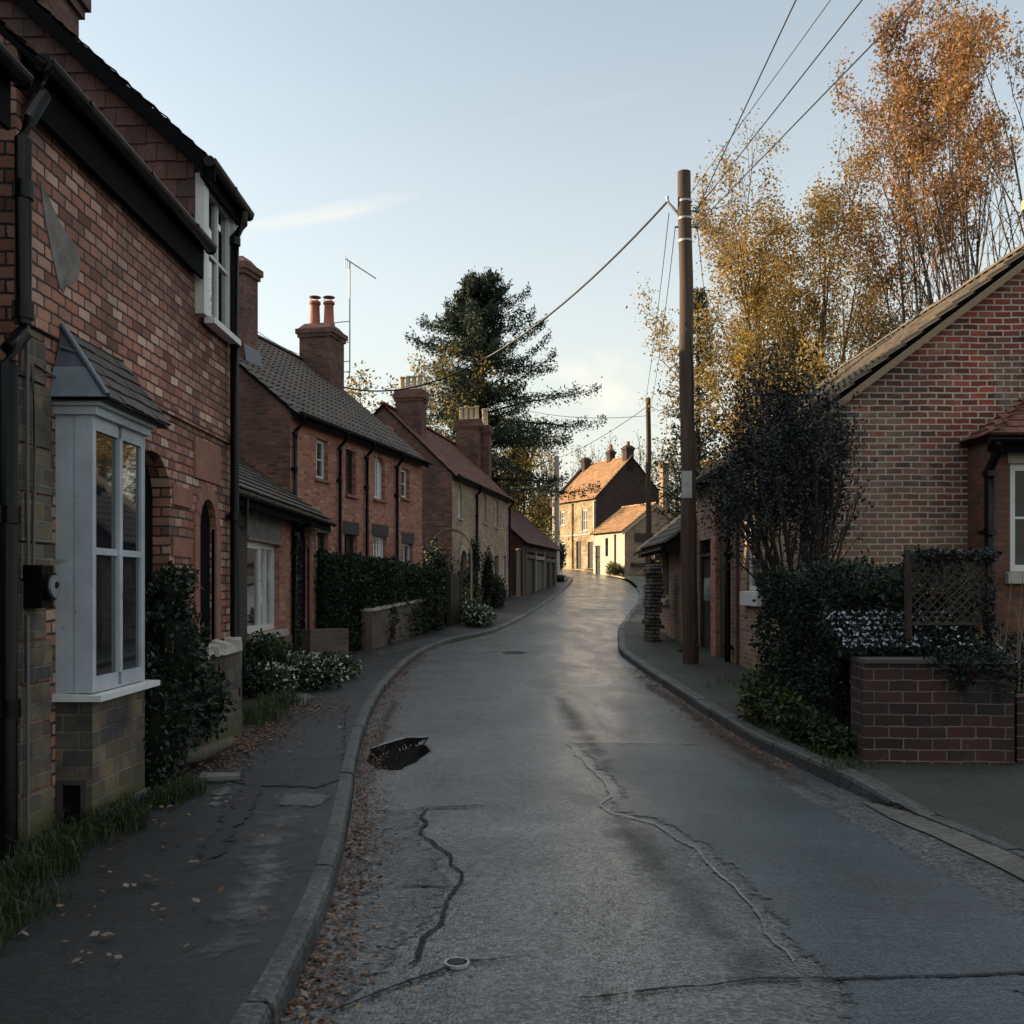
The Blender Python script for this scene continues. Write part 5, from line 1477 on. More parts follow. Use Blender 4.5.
# dark planting before the stone house
shrub('garden_shrub', 'dark bushy shrub between terrace and stone house, left of the pergola', 'shrub', (-2.3, 30.2, .38), [(-.5, 0, 1.0, .75, .9, 1.1), (.2, .6, .8, .7, .8, .95), (-.3, 1.2, 1.5, .8, .9, 1.1), (.3, -.3, .5, .5, .6, .6)], 12000, .085, ['leaf_dark', 'leaf_holly', 'leaf_olive'], (.7, .25, .05), stems=4)
shrub('garden_shrub', 'upright dark climber on the stone house wall by its arched door', 'shrub', (-1.35, 35.6, .62), [(-.1, 0, .8, .3, .5, .8), (0, .3, 1.9, .22, .4, .7), (.45, 1.4, 1.3, .22, .5, 1.0), (-.1, -.6, .5, .3, .5, .5)], 4500, .09, ['leaf_dark', 'leaf_holly', 'leaf_green'], (.66, .24, .1), stems=4)
shrub('garden_shrub', 'pale grey green low shrub spilling onto the pavement by the stone house', 'shrub', (-.95, 28.9, .4), [(0, 0, .28, .36, .7, .32), (.08, .9, .26, .34, .6, .30), (-.2, .5, .36, .32, .6, .36)], 4200, .09, ['leaf_green', 'petal', 'leaf_dark'], (.55, .15, .3))
shrub('garden_shrub', 'dark round shrub against the stone house front', 'shrub', (-.75, 38.0, .72), [(0, 0, .6, .5, .9, .7), (.15, .9, .5, .4, .7, .55)], 4200, .09, ['leaf_dark', 'leaf_holly'], (.6, .4))
# pergola arch and slatted gate
t = thing('garden_arch', 'thin metal hoop arch over the dark garden of the stone house', 'garden arch', (-2.75, 33.2, .5), R(6))
mb = MB()
for dy in (0, .5): mb.tube([(.72 - .72 * math.cos(math.pi * k / 16), dy, 2.1 + .85 * math.sin(math.pi * k / 16)) for k in range(17)], .018, 5); mb.tube([(0, dy, -.1), (0, dy, 2.1)], .018, 5); mb.tube([(1.44, dy, -.1), (1.44, dy, 2.1)], .018, 5)
mb.build('hoop', M['mid_wood'], t)
t = thing('garden_gate', 'dark slatted gate at the pavement in front of the stone house', 'gate', (-1.75, 28.7, .3), R(80))
mb = MB()
for k in range(9): mb.box(k * .13, k * .13 + .09, 0, .025, .05, 1.55 + .06 * math.sin(k * .39))
mb.build('slats', M['dark_wood'], t)
mb = MB(); mb.box(0, 1.15, .026, .06, .3, .4); mb.box(0, 1.15, .026, .06, 1.2, 1.3); mb.build('rail', M['dark_wood'], t)
for x0, x1 in ((-.12, -.01), (1.17, 1.28)): mb = MB(); mb.box(x0, x1, -.03, .09, -.1, 1.7); mb.build('gate_post', M['dark_wood'], t)
t = thing('wooden_post', 'pale timber post at the corner of the stone house and outbuilding', 'post', (.30, 46.2, .9), 0)
mb = MB(); mb.hexa([(-.1, -.1, -.3), (.1, -.1, -.3), (.1, .1, -.3), (-.1, .1, -.3), (-.08, -.08, 2.3), (.08, -.08, 2.3), (.08, .08, 2.3), (-.08, .08, 2.3)]); mb.build('shaft', M['grey_wood'], t)
mb = MB(); mb.lathe([(.0, .1), (.12, .05), (.12, 0), (.0, -.01)], (0, 0, 2.31), 8); mb.build('cap', M['grey_wood'], t)
t = shrub('roadside_shrub', 'dark clipped bush at the far kerb bend before the golden house', 'shrub', (2.9, 63.0, g(63)), [(0, 0, 1.7, .55, .7, .8), (0, .1, 1.2, .45, .55, .7)], 2500, .12, ['leaf_dark', 'leaf_olive'], (.85, .15), stems=3)
shrub('roadside_shrub', 'low mound of dark plants on the pavement end at the far bend', 'shrub', (2.2, 60.2, g(60)), [(-.4, 0, .25, .8, .7, .35), (.5, .3, .22, .7, .6, .3)], 1600, .10, ['leaf_dark', 'leaf_green'], (.85, .15))
shrub('roadside_shrub', 'olive plants at the foot of the cream cottage wall', 'shrub', (7.0, 69.2, g(69)), [(0, 0, .4, .5, .9, .5), (-.3, 2.2, .9, .4, .7, 1.0), (.1, -1.2, .3, .6, .5, .35)], 2400, .13, ['leaf_olive', 'leaf_dark', 'leaf_green'], (.5, .3, .2))

# ================================================================== RIGHT SIDE
hedge('garden_hedge', 'dense green black hedge beside the right pavement, left of the brick wall', (3.06, 9.72, .03), 0, (1.5, 2.7, 1.70), 30000, .055, ['leaf_dark', 'leaf_holly'], (.8, .2))
P, nb = hedge_points(3.06, 4.5, 9.2, 12.3, .3, 1.72, 260)
tag(quads_mesh('fallen_leaves', leaf_quads(P + nb * .02, .05, None, .7), M['fallen']), 'scattered fallen leaves caught on the right hand hedge', 'leaves', kind='stuff')
t = bwall('garden_wall', 'dark red brick garden wall with pale mortar right of the hedge', (3.05, 8.68), (4.32, 8.60), -.2, .92, .92, .40, 'brick_wall', cap='render_dark', capt=.03)
# holly like small tree above the hedge
t = thing('holly_tree', 'blackish small leaved multi stem tree standing above the right hedge', 'tree', (3.75, 12.5, .03))
par = dict(wander=[.09, .12, .16, .2], up=[.04, .05, .02, 0], kids=[7, 6, 4], ang=[(14, 40), (20, 60), (30, 70)], ratio=[.50, .48, .5], taper=.4, rk=.5, rmin=.004)
par['from'] = [.38, .25, .2]
tubes = []; tips = []
for s_ in range(9):
    az = 2 * math.pi * s_ / 9 + rng.uniform(0, .5); k = rng.uniform(.22, .52)
    d = np.array([math.cos(az) * k - .14, math.sin(az) * k, 1.0]); d /= np.linalg.norm(d)
    grow((math.cos(az) * .12, math.sin(az) * .12, 0), d, rng.uniform(2.9, 3.6), .05, 0, 2, par, tubes, tips)
KH = np.array([.60, .75, 1.0])
tubes = [([q * KH for q in pts], rad, lv) for pts, rad, lv in tubes]; tips = [[q * KH for q in pts] for pts in tips]
tubes = [q for q in tubes if max(p_[0] for p_ in q[0]) < .62]
tubes_mesh('trunk', tubes, M['bark_dark'], t)
P = np.concatenate([np.array(q)[rng.integers(1, len(q), size=34)] + rng.normal(size=(34, 3)) * .10 for q in tips])
P2, _ = blob_points([(-.45, 0, 3.1, .95, .9, .95), (-.85, 0, 2.6, .6, .7, .55), (.0, .1, 3.0, .5, .7, .85), (-.35, 0, 3.85, .7, .6, .8)], 23000, .6)
P = np.concatenate([P, P2]); P = P[(P[:, 2] > 1.75) & (P[:, 0] > -1.45) & (P[:, 0] < .45 + rng.normal(size=len(P)) * .12) & (rng.uniform(size=len(P)) < np.clip((P[:, 2] - 1.6) / 1.0, .15, 1))]
mi = rng.choice(2, size=len(P), p=(.8, .2))
quads_mesh('crown', leaf_quads(P, .045, None, .6), [M['leaf_holly'], M['leaf_dark']], t, mi)
# rough plants at the hedge foot
shrub('verge_plant', 'light green weeds sprawling over the kerb at the hedge foot', 'plant', (2.86, 10.9, .05), [(0, .3, .20, .26, .6, .28), (.05, -.4, .18, .24, .5, .24), (.1, .9, .28, .22, .4, .3)], 4200, .06, ['leaf_green', 'leaf_dark', 'leaf_olive'], (.5, .4, .1), core=True)
shrub('verge_plant', 'darker weeds between the hedge and the brick wall end', 'plant', (2.92, 9.45, .05), [(0, 0, .14, .18, .35, .22), (.05, -.4, .1, .16, .25, .16), (-.05, .4, .16, .2, .3, .2)], 2200, .05, ['leaf_green', 'leaf_dark'], (.3, .7), core=True)
tufts('grass', [(2.85 + rnd.uniform(-.1, .15), 8.4 + rnd.uniform(0, 3.4), .15, 1) for k in range(18)] + [(3.4 + rnd.uniform(-.3, .6), 13 + rnd.uniform(0, 3), .25, .5) for k in range(12)], .13, 40, ['grass', 'leaf_green'], (.6, .4), 'short grass along the hedge foot and right pavement edge')
# trellis
t = thing('trellis', 'dark diamond lattice trellis panel with leaning post behind the brick wall', 'trellis', (3.62, 9.12, .9), R(-2))
mb = MB(); mb.hexa([(-.02, -.02, -.9), (.03, -.02, -.9), (.03, .03, -.9), (-.02, .03, -.9), (-.035, -.02, 1.02), (.012, -.02, 1.02), (.012, .03, 1.02), (-.035, .03, 1.02)]); mb.box(.70, .74, -.02, .03, -.9, .92); mb.build('post', M['bark_dark'], t)
mb = MB()
W_, H_ = .70, .58; z0 = .36; st = .088
def slat(a, b_, y):
    a = Vector((a[0], y, a[1])); b_ = Vector((b_[0], y, b_[1])); d = (b_ - a).normalized(); s = Vector((-d.z, 0, d.x)) * .007
    mb.prism([a - s, b_ - s, b_ + s, a + s], (0, .006, 0))
k = -H_
while k < W_:
    x0 = max(0, k); x1 = min(W_, k + H_)
    if x1 - x0 > .02:
        slat((.02 + x0, z0 + x0 - k), (.02 + x1, z0 + x1 - k), 0)
        slat((.02 + x0, z0 + H_ - (x0 - k)), (.02 + x1, z0 + H_ - (x1 - k)), .008)
    k += st
mb.build('lattice', M['bark_dark'], t)
mb = MB(); mb.box(.012, .70, -.012, .02, z0 + H_, z0 + H_ + .025); mb.box(.012, .70, -.012, .02, z0 - .025, z0); mb.build('rail', M['dark_wood'], t)
P, nb = blob_points([(.1 + .15 * k, 0, z0 + H_ + .02, .12, .07, .06) for k in range(5)] + [(.72, 0, .4, .06, .06, .5)], 1500, .5)
quads_mesh('climber', leaf_quads(P, .045, None, .6), M['leaf_holly'], t)
# heather bank in rows of pale blooms above the wall
t = thing('heather_bank', 'sloping bank of dark heather with rows of pale blue blooms on the brick wall', 'plant', (3.05, 8.98, .93))
mb = MB(); mb.hexa([(.04, -.02, -.02), (1.2, -.02, -.02), (1.2, .7, -.02), (.04, .7, -.02), (.04, .05, .04), (1.2, .02, .04), (1.2, .6, .31), (.04, .6, .29)]); mb.build('shade_core', M['core'], t)
P = np.stack([rng.uniform(-.1, 1.22, 6500), rng.uniform(0, .68, 6500), np.zeros(6500)], 1); P[:, 2] = .05 + P[:, 1] * .47 + np.abs(rng.normal(size=6500)) * .02
quads_mesh('foliage', leaf_quads(P, .05, np.tile([0, -.4, .6], (6500, 1)), .5), [M['leaf_holly'], M['leaf_dark']], t, rng.integers(0, 2, 6500))
Q = []
for r_ in range(7):
    yy = .04 + r_ * .095
    x = -.05
    while x < 1.15:
        for _ in range(4): Q.append((x + rng.normal() * .010, yy - .02 + rng.normal() * .012 + .03 * x, .095 + yy * .49 + abs(rng.normal()) * .012))
        x += rng.uniform(.03, .075) * (1 if x < .58 else 2.2)
Q = np.array(Q)
tag(quads_mesh('blooms', leaf_quads(Q, .029, np.tile([0, -.6, .3], (len(Q), 1)), .9), M['blossom'], t), kind='stuff')
shrub('trailing_plant', 'dark trailing plant hanging over the right half of the brick garden wall', 'plant', (3.75, 8.66, .9), [(.0, 0, .04, .22, .10, .10), (.3, -.02, .02, .26, .12, .16), (.5, -.02, -.08, .16, .09, .24), (.12, -.03, -.1, .12, .06, .16)], 3000, .04, ['leaf_holly', 'leaf_dark'], (.6, .4), core=False, shell=.5, clip0=False)
# tall dead stems by the extension
t = thing('dry_stems', 'thin bare garden stems standing right of the trellis', 'plant', (4.42, 9.3, .3))
mb = MB()
for k in range(16):
    x = rnd.uniform(-.12, .5); y = rnd.uniform(-.1, .6); h = rnd.uniform(.7, 1.5)
    mb.tube([(x, y, -.3), (x + rnd.uniform(-.05, .05), y, h * .5), (x + rnd.uniform(-.13, .13), y, h)], [.009, .007, .003], 4)
mb.build('stem', M['bark_pale'], t)
P, nb = blob_points([(.02, 0, .75, .08, .08, .08), (-.1, 0, .78, .06, .06, .05), (.2, .2, .5, .2, .2, .2)], 350, .5)
quads_mesh('foliage', leaf_quads(P, .05, None, .7), [M['leaf_olive'], M['petal']], t, rng.choice(2, size=len(P), p=(.7, .3)))
hedge('garden_hedge', 'dark hedge in shade at the right edge beyond the driveway', (4.55, 9.7, .0), 0, (3.4, 2.4, 1.0), 8000, .06, ['leaf_dark', 'leaf_holly'], (.6, .4))
bwall('garden_wall', 'dark low wall running off the right edge beside the driveway', (4.42, 8.75), (7.2, 8.7), -.2, .62, .62, .3, 'brick_wall', cap=None)
# stacked stone pier
t = thing('stone_pier', 'rough stacked stone pier at the cottage end beside the road', 'pier', (3.42, 24.2, 0), R(8))
mb = MB(); z = 0.0
while z < 1.95:
    h = rnd.uniform(.09, .16); j = rnd.uniform(-.04, .04); w = .14 + rnd.uniform(-.03, .035)
    mb.box(-w + j, w + j, -.26 + rnd.uniform(-.03, .03), .3, z + .006, z + h); z += h
mb.build('stones', M['stone_pier'], t)
mb = MB(); mb.hexa([(-.17, -.3, z + .004), (.17, -.3, z + .004), (.17, .34, z + .004), (-.17, .34, z + .004), (-.13, -.2, z + .10), (.13, -.2, z + .10), (.13, .24, z + .10), (-.13, .24, z + .10)]); mb.build('capstone', M['stone_pier'], t)
shrub('climbing_plant', 'dark leafy climber draped over the stacked stone pier', 'plant', (3.45, 24.5, .2), [(0, 0, 1.75, .16, .3, .25), (.08, .2, 1.3, .15, .3, .4)], 1500, .08, ['leaf_dark', 'leaf_holly', 'leaf_olive'], (.6, .3, .1), core=True)
# small bag like bundle by the cottage door
shrub('dark_weed', 'small dark weed clump at the foot of the cottage wall', 'plant', (3.72, 21.4, .05), [(0, 0, .08, .16, .3, .12)], 500, .05, ['leaf_holly', 'fallen'], (.7, .3), core=True)

# ================================================================== POLES AND WIRES
def pole(label, x, y, zb, zt, r0, r1, lean, mat, plate=False, group='telegraph poles along the road'):
    t = thing('telegraph_pole', label, 'pole', (x, y, zb), 0, group)
    H = zt - zb; mb = MB(); n = 14
    mb.tube([(lean * (k / n) + .012 * math.sin(k * 1.3), 0, -.3 + (H + .3) * k / n) for k in range(n + 1)], [r0 + (r1 - r0) * k / n for k in range(n + 1)], 16)
    mb.build('shaft', M[mat], t)
    return t, H
PX, PY = at(690.5, 19.0), 19.0
t, Hp = pole('thick dark telegraph pole with grey plate at the right pavement edge', PX, PY, PAVEZ, hh(172, 19.0), .155, .125, -.115, 'pole_wood')
def pfit(fr): return -.115 * fr
mb = MB()
for fr in (.94, .905, .86): mb.tube([(pfit(fr), 0, Hp * fr - .02), (pfit(fr), 0, Hp * fr + .02)], .136, 14)
mb.build('band', M['metal'], t)
zi = Hp * .955
for xo, zo in ((.12, -.32), (.11, -.62)):
    mb = MB(); mb.tube([(pfit(.92) + .10, 0, zi + zo), (pfit(.92) + .24, 0, zi + zo), (pfit(.92) + .24, 0, zi + zo + .05)], .02, 6)
    mb.lathe([(.02, -.04), (.05, -.02), (.045, .02), (.055, .06), (.02, .10)], (pfit(.92) + .24, 0, zi + zo), 8); mb.build('insulator', M['metal'], t)
mb = MB(); mb.tube([(pfit(.9) - .08, 0, zi - .42), (pfit(.9) - .32, 0, zi - .16), (pfit(.9) - .34, 0, zi - .04)], .028, 6); mb.build('bracket', M['metal'], t)
mb = MB(); mb.tube([(pfit(.9) - .10, 0, zi - .62), (pfit(.9) - .20, 0, zi - .62)], .02, 6); mb.build('bracket', M['metal'], t)
mb = MB(); mb.box(pfit(.36) - .155, pfit(.36) + .04, -.165, -.158, hh(498, 18.85) - PAVEZ, hh(471, 18.85) - PAVEZ); mb.build('plate', M['metal'], t)
mb = MB(); mb.tube([(pfit(.3) + .11, -.11, .2), (pfit(.6) + .10, -.11, Hp * .6), (pfit(.62) + .06, -.12, Hp * .66), (pfit(.72) - .06, -.13, Hp * .69)], .016, 6); mb.build('cable', M['wire'], t)
P2 = (at(648.5, 40), 40.0); t2, H2 = pole('slim dark telegraph pole beyond the cottage roof', P2[0], P2[1], g(40), hh(398, 40), .12, .095, 0, 'pole_wood')
P3 = (at(556, 62), 62.0); t3, H3 = pole('pale distant telegraph pole before the far golden house', P3[0], P3[1], g(62), hh(456, 62), .25, .20, 0, 'stone_sill')
mb = MB(); mb.tube([(-1.2, 0, H3 - .6), (0, 0, H3 - .1)], .05, 6); mb.build('arm', M['metal'], t3)
def wire(label, a, b_, sag, r=.012, n=22, group='overhead wires'):
    mb = MB(); a = Vector(a); b_ = Vector(b_)
    pts = [a.lerp(b_, k / n) - Vector((0, 0, sag * 4 * (k / n) * (1 - k / n))) for k in range(n + 1)]
    o_ = mb.tube(pts, r, 5)
    o = mb.build('overhead_wire', M['wire'])
    return tag(o, label, 'wire', group)
top = lambda dx, dz: (PX + pfit(.95) + dx, PY, PAVEZ + Hp * .955 + dz)
def above(px, py, d):     # the wire runs on along this line to the next pole, well behind the viewpoint
    a = Vector((PX, PY, PAVEZ + Hp * .955)); p = Vector((at(px, d), d, hh(py, d)))
    return tuple(a + (p - a) * ((PY + 24.0) / (PY - d)))
wire('leftmost of the overhead wires rising from the pole top', top(.24, -.28), above(780 + 34, -80, 11.5), .03, .010)
wire('middle overhead wire rising from the pole to the sky edge', top(.25, -.26), above(838 + 60, -80, 11.0), .03, .010)
wire('thin faint overhead wire beside the middle one', top(.10, .0), above(828 + 60, -80, 10.5), .02, .006)
wire('lowest overhead wire rising to the upper right from the pole', top(.23, -.58), above(862 + 75, -80, 10.0), .03, .010)
lx, ly = tolocal(T2, at(322, 29.0), 29.0)
endc = (at(343, 28.9), 28.9, hh(387, 28.9))
wire('sagging service wire from the pole to the terrace chimney', top(-.34, -.15), endc, 1.25, .022, 30)
wire('thin wire from the terrace chimney down behind the bay house', (at(306, 29.2), 29.2, hh(356, 29.2)), (at(240, 21.8), 21.8, hh(318, 21.8)), .12, .008)
wire('left of the two thin wires dropping to the far slim pole', top(-.30, -.36), (P2[0] - .12, P2[1], g(40) + H2 - .1), .25, .008)
wire('right of the two thin wires dropping to the far slim pole', top(-.18, -.62), (P2[0] + .12, P2[1], g(40) + H2 - .2), .3, .008)
wire('thin wire right of the pole dropping behind the yellow tree', top(.24, -.66), (at(720, 34), 34, hh(420, 34)), .2, .007)
wire('wire from the slim pole to the pale distant pole', (P2[0], P2[1], g(40) + H2 - .3), (P3[0] + .2, P3[1], g(62) + H3 - .1), .2, .014)
wire('level wire from the slim pole toward the dark conifer', (P2[0], P2[1], g(40) + H2 - .7), (at(520, 52), 52, hh(409, 52)), .25, .014)
wire('short wire from the pole top into the yellow tree', top(.24, -.3), (at(742, 26), 26, hh(195, 26)), .1, .008)

# ================================================================== TREES
# large dark conifer
cx, cy = at(484, 56), 56.0
t = thing('conifer_tree', 'tall dark spreading conifer behind the stone house roof', 'tree', (cx, cy, g(56)))
Hc = hh(278, 56) - g(56)
tubes = [([np.array([.25 * math.sin(z * .3), .2 * math.cos(z * .35), z]) for z in np.linspace(-.3, Hc, 14)], list(np.linspace(.36, .03, 14)), 0)]
P = []
z = 5.5
while z < Hc - .2:
    f = (z - 5.5) / (Hc - 5.5)
    nb_ = 6
    for k in range(nb_):
        az = rng.uniform(0, 2 * math.pi)
        reach = 7.4 * (1 - f) ** .64 * rng.uniform(.32, 1.18) + .35
        if f < .45 and math.cos(az) < -.2: reach *= .8
        el0 = R(rng.uniform(-10, 14) + 22 * f)
        p = np.array([.25 * math.sin(z * .3), .2 * math.cos(z * .35), z]); d = np.array([math.cos(az) * math.cos(el0), math.sin(az) * math.cos(el0), math.sin(el0)])
        pts = [p.copy()]
        for i in range(7):
            d = d + np.array([0, 0, .16 if i > 4 else -.03]) + rng.normal(size=3) * .05; d /= np.linalg.norm(d)
            p = p + d * reach / 7; pts.append(p.copy())
        tubes.append((pts, list(np.linspace(.06 * (1 - f) + .02, .01, 8)), 1))
        for i in range(1, 8):
            a_, b_ = pts[i - 1], pts[i]
            m_ = int(44 + 66 * (1 - f * .6))
            w = .08 + .31 * math.sin(math.pi * min(1, (i + .3) / 8.2)) * (1 - f * .65)
            fr = rng.uniform(size=(m_, 1)); q = a_ + (b_ - a_) * fr
            side = np.array([-d[1], d[0], 0]); off = rng.normal(size=(m_, 1)) * w
            q = q + side * off + np.array([0, 0, 1]) * (rng.normal(size=(m_, 1)) * .17 - np.abs(off) * .25)
            P.append(q)
    z += rng.uniform(.36, .62) * (1 - .3 * f)
tubes_mesh('trunk', tubes, M['bark'], t)
P = np.concatenate(P)
quads_mesh('crown', leaf_quads(P, .19, None, .36, .0), [M['leaf_conifer'], M['leaf_dark']], t, rng.choice(2, size=len(P), p=(.7, .3)))
# second conifer behind the pole
cx, cy = at(698, 44), 44.0
t = thing('conifer_tree', 'narrow dark conifer just behind the telegraph pole', 'tree', (cx, cy, g(44)))
Hc2 = hh(288, 44) - g(44)
tubes = [([np.array([0, 0, z]) for z in np.linspace(-.3, Hc2, 8)], list(np.linspace(.2, .03, 8)), 0)]; P = []
z = 2.5
while z < Hc2 - .1:
    f = (z - 2.5) / (Hc2 - 2.5)
    for k in range(5):
        az = rng.uniform(0, 6.283); reach = 2.7 * (1 - f) ** .9 * rng.uniform(.6, 1.15) + .25
        d = np.array([math.cos(az), math.sin(az), .15]); a_ = np.array([0, 0, z]); b_ = a_ + d * reach + np.array([0, 0, .15 * reach])
        tubes.append(([a_, (a_ + b_) / 2 - np.array([0, 0, .06]), b_], [.03, .02, .008], 1))
        m_ = 40; fr = rng.uniform(.1, 1, size=(m_, 1)); q = a_ + (b_ - a_) * fr + rng.normal(size=(m_, 3)) * np.array([.16, .16, .09]); P.append(q)
    z += .34
tubes_mesh('trunk', tubes, M['bark'], t)
P = np.concatenate(P); quads_mesh('crown', leaf_quads(P, .2, None, .4), M['leaf_conifer'], t)

base_par = dict(wander=[.05, .09, .13, .16], up=[.03, .07, .05, .02], kids=[9, 7, 5, 4], ang=[(22, 42), (25, 50), (25, 60), (30, 60)], ratio=[.48, .50, .52, .5], taper=.3, rk=.55, rmin=.012, trunkf=.82)
base_par['from'] = [.25, .2, .2, .2]
def P_(**k):
    d = dict(base_par); d.update({('from' if a == 'frm' else a): b for a, b in k.items()}); return d
# yellow tree
yb = (at(800, 38), 38.0, g(38))
tree('autumn_tree', 'yellow leaved autumn tree right of the telegraph pole', 'tree', yb, (hh(135, 38) - yb[2]) * .98,
     P_(kids=[8, 7, 5], ang=[(18, 36), (24, 46), (28, 60)], ratio=[.50, .48, .5], frm=[.16, .2, .15]), 3,
     dict(n=66, jit=.22, size=.105, mats=['leaf_yellow', 'leaf_rust', 'leaf_olive'], split=lambda P: np.where(rng.uniform(size=len(P)) < np.clip((P[:, 2] - 10) / 26, .02, .2), 1, np.where(rng.uniform(size=len(P)) < .28, 2, 0))), trunk_r=.22, stems=4, spread=.28, bark='bark_pale', sq=.78, clump=.48)
tree('autumn_tree', 'shorter yellow green tree filling between pole and gable roof', 'tree', (at(772, 34), 34.0, g(34)), hh(290, 34) - g(34),
     P_(kids=[7, 6, 5], ang=[(20, 42), (24, 50), (28, 60)], frm=[.2, .2, .15]), 3,
     dict(n=36, jit=.22, size=.115, mats=['leaf_yellow', 'leaf_olive'], p=(.68, .32)), trunk_r=.16, stems=3, spread=.3, bark='bark_pale', sq=.6)
tree('autumn_tree', 'thin ochre tree between the yellow tree and the rust birches', 'tree', (at(838, 41), 41.0, g(41)), (hh(185, 41) - g(41)) * .88,
     P_(kids=[7, 6, 5], ang=[(16, 36), (24, 46), (28, 60)], frm=[.25, .2, .15]), 3,
     dict(n=12, jit=.28, size=.11, mats=['leaf_yellow', 'leaf_rust', 'leaf_olive'], p=(.65, .1, .25)), trunk_r=.2, stems=3, spread=.2, bark='bark_pale', sq=.7)
# rust birches with bare lower stems
for i, (px, d_, topy, st, lab, thr) in enumerate((
        (938, 34, 66, 5, 'leftmost rust crowned birch above the right gable roof', .50),
        (995, 33, 40, 5, 'tall rust crowned birch with bare grey stems, second from the right', .58),
        (1050, 31, 0, 5, 'rust crowned birch at the upper right corner beside the chimney', .62),
        (992, 42, 62, 3, 'paler bare birch behind the rust crowned ones', .72))):
    zb = g(d_); H = (hh(topy, d_) - zb) * 1.03
    tree('birch_tree', lab, 'tree', (at(px, d_), d_, zb), H,
         P_(kids=[5, 4, 4], ang=[(10, 24), (16, 34), (22, 50)], ratio=[.50, .46, .5], frm=[.32, .3, .2], up=[.03, .09, .06, 0]), 3,
         dict(n=105, jit=.19, size=.11, mats=['leaf_rust', 'leaf_yellow', 'leaf_olive'], p=(.80, .14, .06), droop=.8), trunk_r=.17, stems=st, spread=.15 if i == 0 else .24, bark='bark', sq=.8 if i == 0 else 1.0, clump=.40,
         keep=lambda P, H=H, thr=thr: rng.uniform(size=len(P)) < np.clip((P[:, 2] / H - thr - .13 + .10 * np.sin(P[:, 0] * 1.9 + P[:, 1] * 1.3)) * 9, .006, 1))
# trees behind the left houses
tree('garden_tree', 'yellow green leafy tree right of the dark conifer foot', 'tree', (at(516, 60), 60.0, g(60)), hh(425, 60) - g(60),
     P_(kids=[8, 6, 5], ang=[(25, 55), (25, 55), (30, 60)], frm=[.15, .2, .2]), 3, dict(n=17, jit=.3, size=.2, mats=['leaf_yellow', 'leaf_olive', 'leaf_green'], p=(.42, .43, .15)), trunk_r=.2, stems=3, spread=.35, sq=.68)
tree('garden_tree', 'olive leaved tree behind the buff chimney pots', 'tree', (at(425, 50), 50.0, g(50)), hh(352, 50) - g(50),
     P_(kids=[8, 6, 5], ang=[(20, 45), (25, 55), (30, 60)], frm=[.25, .2, .2]), 3, dict(n=12, jit=.25, size=.17, mats=['leaf_olive', 'leaf_yellow'], p=(.72, .28)), trunk_r=.18, stems=3, spread=.22)
for i, (px, d_, ty_, n_, lab) in enumerate(((536, 95, 430, 3, 'bare dark tree at the left of the golden house'), (572, 104, 432, 1, 'thin bare winter tree left of the far chimney'), (606, 112, 432, 2, 'bare tree showing above the orange roof'), (640, 108, 430, 1, 'bare tree behind the far right gable chimney'), (672, 98, 438, 2, 'twiggy tree behind the slim telegraph pole'), (694, 80, 430, 3, 'olive twiggy tree left of the thick pole top roof'), (505, 75, 470, 5, 'small olive tree above the outbuilding roof'), (541, 92, 482, 4, 'low olive tree just left of the golden house'))):
    tree('far_tree', lab, 'tree', (at(px, d_), d_, g(d_)), hh(ty_, d_) - g(d_), P_(kids=[7, 6, 4], ang=[(22, 45), (25, 50), (30, 60)], frm=[.22, .2, .2], rmin=.02), 3,
         dict(n=n_ * 2, jit=.4, size=.24, mats=['leaf_olive', 'leaf_yellow', 'leaf_conifer'], p=(.55, .2, .25)), trunk_r=.24, stems=2, spread=.25, sq=.6)
# far belt of hedgerow behind everything
P, nb = blob_points([(x, 135 + rnd.uniform(-4, 4), 2.5, 6, 4, rnd.uniform(2.5, 4.5)) for x in range(-40, 75, 6)], 14000, .3)
tag(quads_mesh('far_woodland', leaf_quads(P, .8, nb * .5, .7), [M['leaf_olive'], M['leaf_conifer']], None, rng.integers(0, 2, len(P))), 'far low belt of trees beyond the bend', 'wood', kind='stuff')

# ================================================================== SMALL THINGS ON THE GROUND
def leaves_on(name, label, spots, size, mats, p=None, lift=.006):
    P = np.array([(x, y, z + lift + rnd.uniform(0, .012)) for x, y, z in spots]); n = len(P)
    a = rng.uniform(0, 6.283, n); d = np.stack([np.cos(a), np.sin(a), rng.normal(size=n) * .22], 1); s = np.stack([-np.sin(a), np.cos(a), rng.normal(size=n) * .22], 1)
    L = (size * rng.uniform(.6, 1.3, n))[:, None]
    V = np.stack([P - d * L * .5, P + s * L * .33, P + d * L * .5, P - s * L * .33], 1)
    ms = [M[x] for x in mats]
    return tag(quads_mesh(name, V, ms, None, rng.choice(len(ms), size=n, p=p) if len(ms) > 1 else None), label, 'leaves', kind='stuff')
S = []
for k in range(4800):
    y = 3.0 + 19 * rnd.random() ** 1.3; x = xl(y) + abs(rnd.gauss(0, .12)) * (1.6 if 11 < y < 16 else 1) + .01
    S.append((x, y, road_z(x, y)))
for k in range(2200):
    y = rnd.uniform(9, 19); x = xr(y) - abs(rnd.gauss(0, .16)) - .01; S.append((x, y, road_z(x, y)))
for k in range(60):
    y = rnd.uniform(4, 14); x = rnd.uniform(xl(y), xl(y) + 1.2); S.append((x, y, road_z(x, y)))
leaves_on('fallen_leaves', 'red brown fallen leaves drifted along the road gutters', S, .031, ['fallen'])
S = []
for k in range(2600):
    y = rnd.gauss(9.6, .8); x = rnd.gauss(-2.62, .16); S.append((x, y, g(y) + PAVEZ + .012))
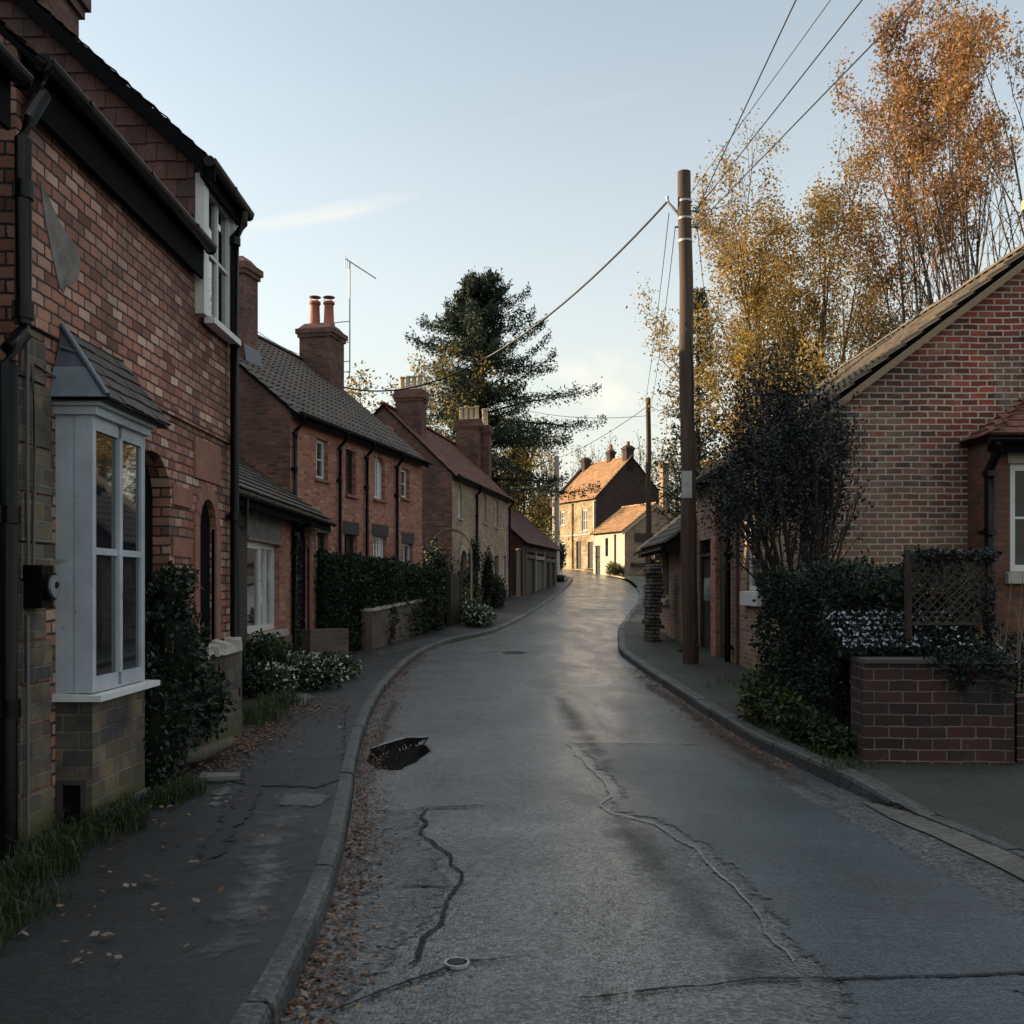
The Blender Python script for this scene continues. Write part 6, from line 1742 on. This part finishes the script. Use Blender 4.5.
for k in range(900):
    y = rnd.gauss(12.4, .5); x = rnd.gauss(-2.65, .28); S.append((x, y, g(y) + PAVEZ + .012))
for k in range(420):
    y = rnd.uniform(4.2, 14); x = rnd.uniform(-2.6, xl(y) - .15); S.append((x, y, g(y) + PAVEZ + .016))
leaves_on('fallen_leaves', 'dark red fallen leaves on the left pavement below the shrub', S, .034, ['fallen'])
S = []
for px, py in ((148, 893), (155, 895), (163, 926), (104, 953), (111, 952), (82, 971), (109, 975), (82, 983), (22, 950), (134, 900), (196, 917), (192, 877), (197, 875), (174, 818), (164, 836), (172, 818), (203, 872), (248, 760), (250, 774), (240, 781), (163, 857), (180, 853), (225, 733), (233, 730), (260, 727), (166, 800), (300, 752), (290, 760), (320, 765), (340, 735)):
    x, y = unproj(px, py); S.append((x, y, g(y) + PAVEZ + .02)); S.append((x + rnd.uniform(-.05, .05), y + rnd.uniform(-.05, .05), g(y) + PAVEZ + .02))
for px, py in ((404, 832), (428, 897), (416, 910), (403, 925), (344, 946), (320, 970), (305, 985), (355, 780), (362, 860), (300, 1000)):
    x, y = unproj(px, py); S.append((x, y, road_z(x, y) + .012))
M['leaf_wet'] = paint('pale curled dead leaf', (.12, .10, .08), .5, .3, 10, .5)
leaves_on('fallen_leaves', 'pale curled leaves lying singly on the wet pavement and road', S, .045, ['leaf_wet'])
# broken slab piece
x, y = unproj(218, 788)
t = thing('broken_slab', 'pale broken paving slab lying loose on the left pavement', 'slab', (x, y, PAVEZ + .02), R(12))
mb = MB(); mb.prism([(-.16, -.06, 0), (.17, -.05, .0), (.16, .03, .01), (.02, .02, .02), (-.12, .10, .015)], (0, 0, .03)); mb.build('slab', M['concrete'], t)
x, y = unproj(178, 775)
t = thing('old_root', 'short grey root or log at the foot of the shrub', 'log', (x, y, PAVEZ + .05), R(55))
mb = MB(); mb.tube([(-.55, 0, .0), (-.2, .04, .03), (.2, -.03, .05), (.6, .05, .10)], [.06, .075, .07, .05], 9); mb.build('log', M['mid_wood'], t)
# drain covers
def cover(label, px, py, r, mat='metal'):
    x, y = unproj(px, py)
    t = thing('drain_cover', label, 'drain cover', (x, y, road_z(x, y) + .012), 0, None)
    mb = MB(); n = 24
    mb.grid([[(q * math.cos(2 * math.pi * k / n), q * math.sin(2 * math.pi * k / n), z) for k in range(n + 1)] for q, z in ((r, -.01), (r, .004), (r * .82, .004), (r * .82, -.004))], flip=False)
    mb.build('rim', M[mat], t)
    mb = MB(); mb.face([(r * .82 * math.cos(2 * math.pi * k / n), r * .82 * math.sin(2 * math.pi * k / n), -.003) for k in range(n)])
    for k in range(-2, 3): mb.box(-r * .6, r * .6, k * r * .28 - .006, k * r * .28 + .006, -.002, .004)
    mb.build('lid', M['black' if mat == 'metal' else mat], t)
cover('small round metal cover in the road near the camera', 457, 957, .055)
cover('rectangular looking pale cover across the road beyond the bend start', 514, 652, .26, 'concrete')
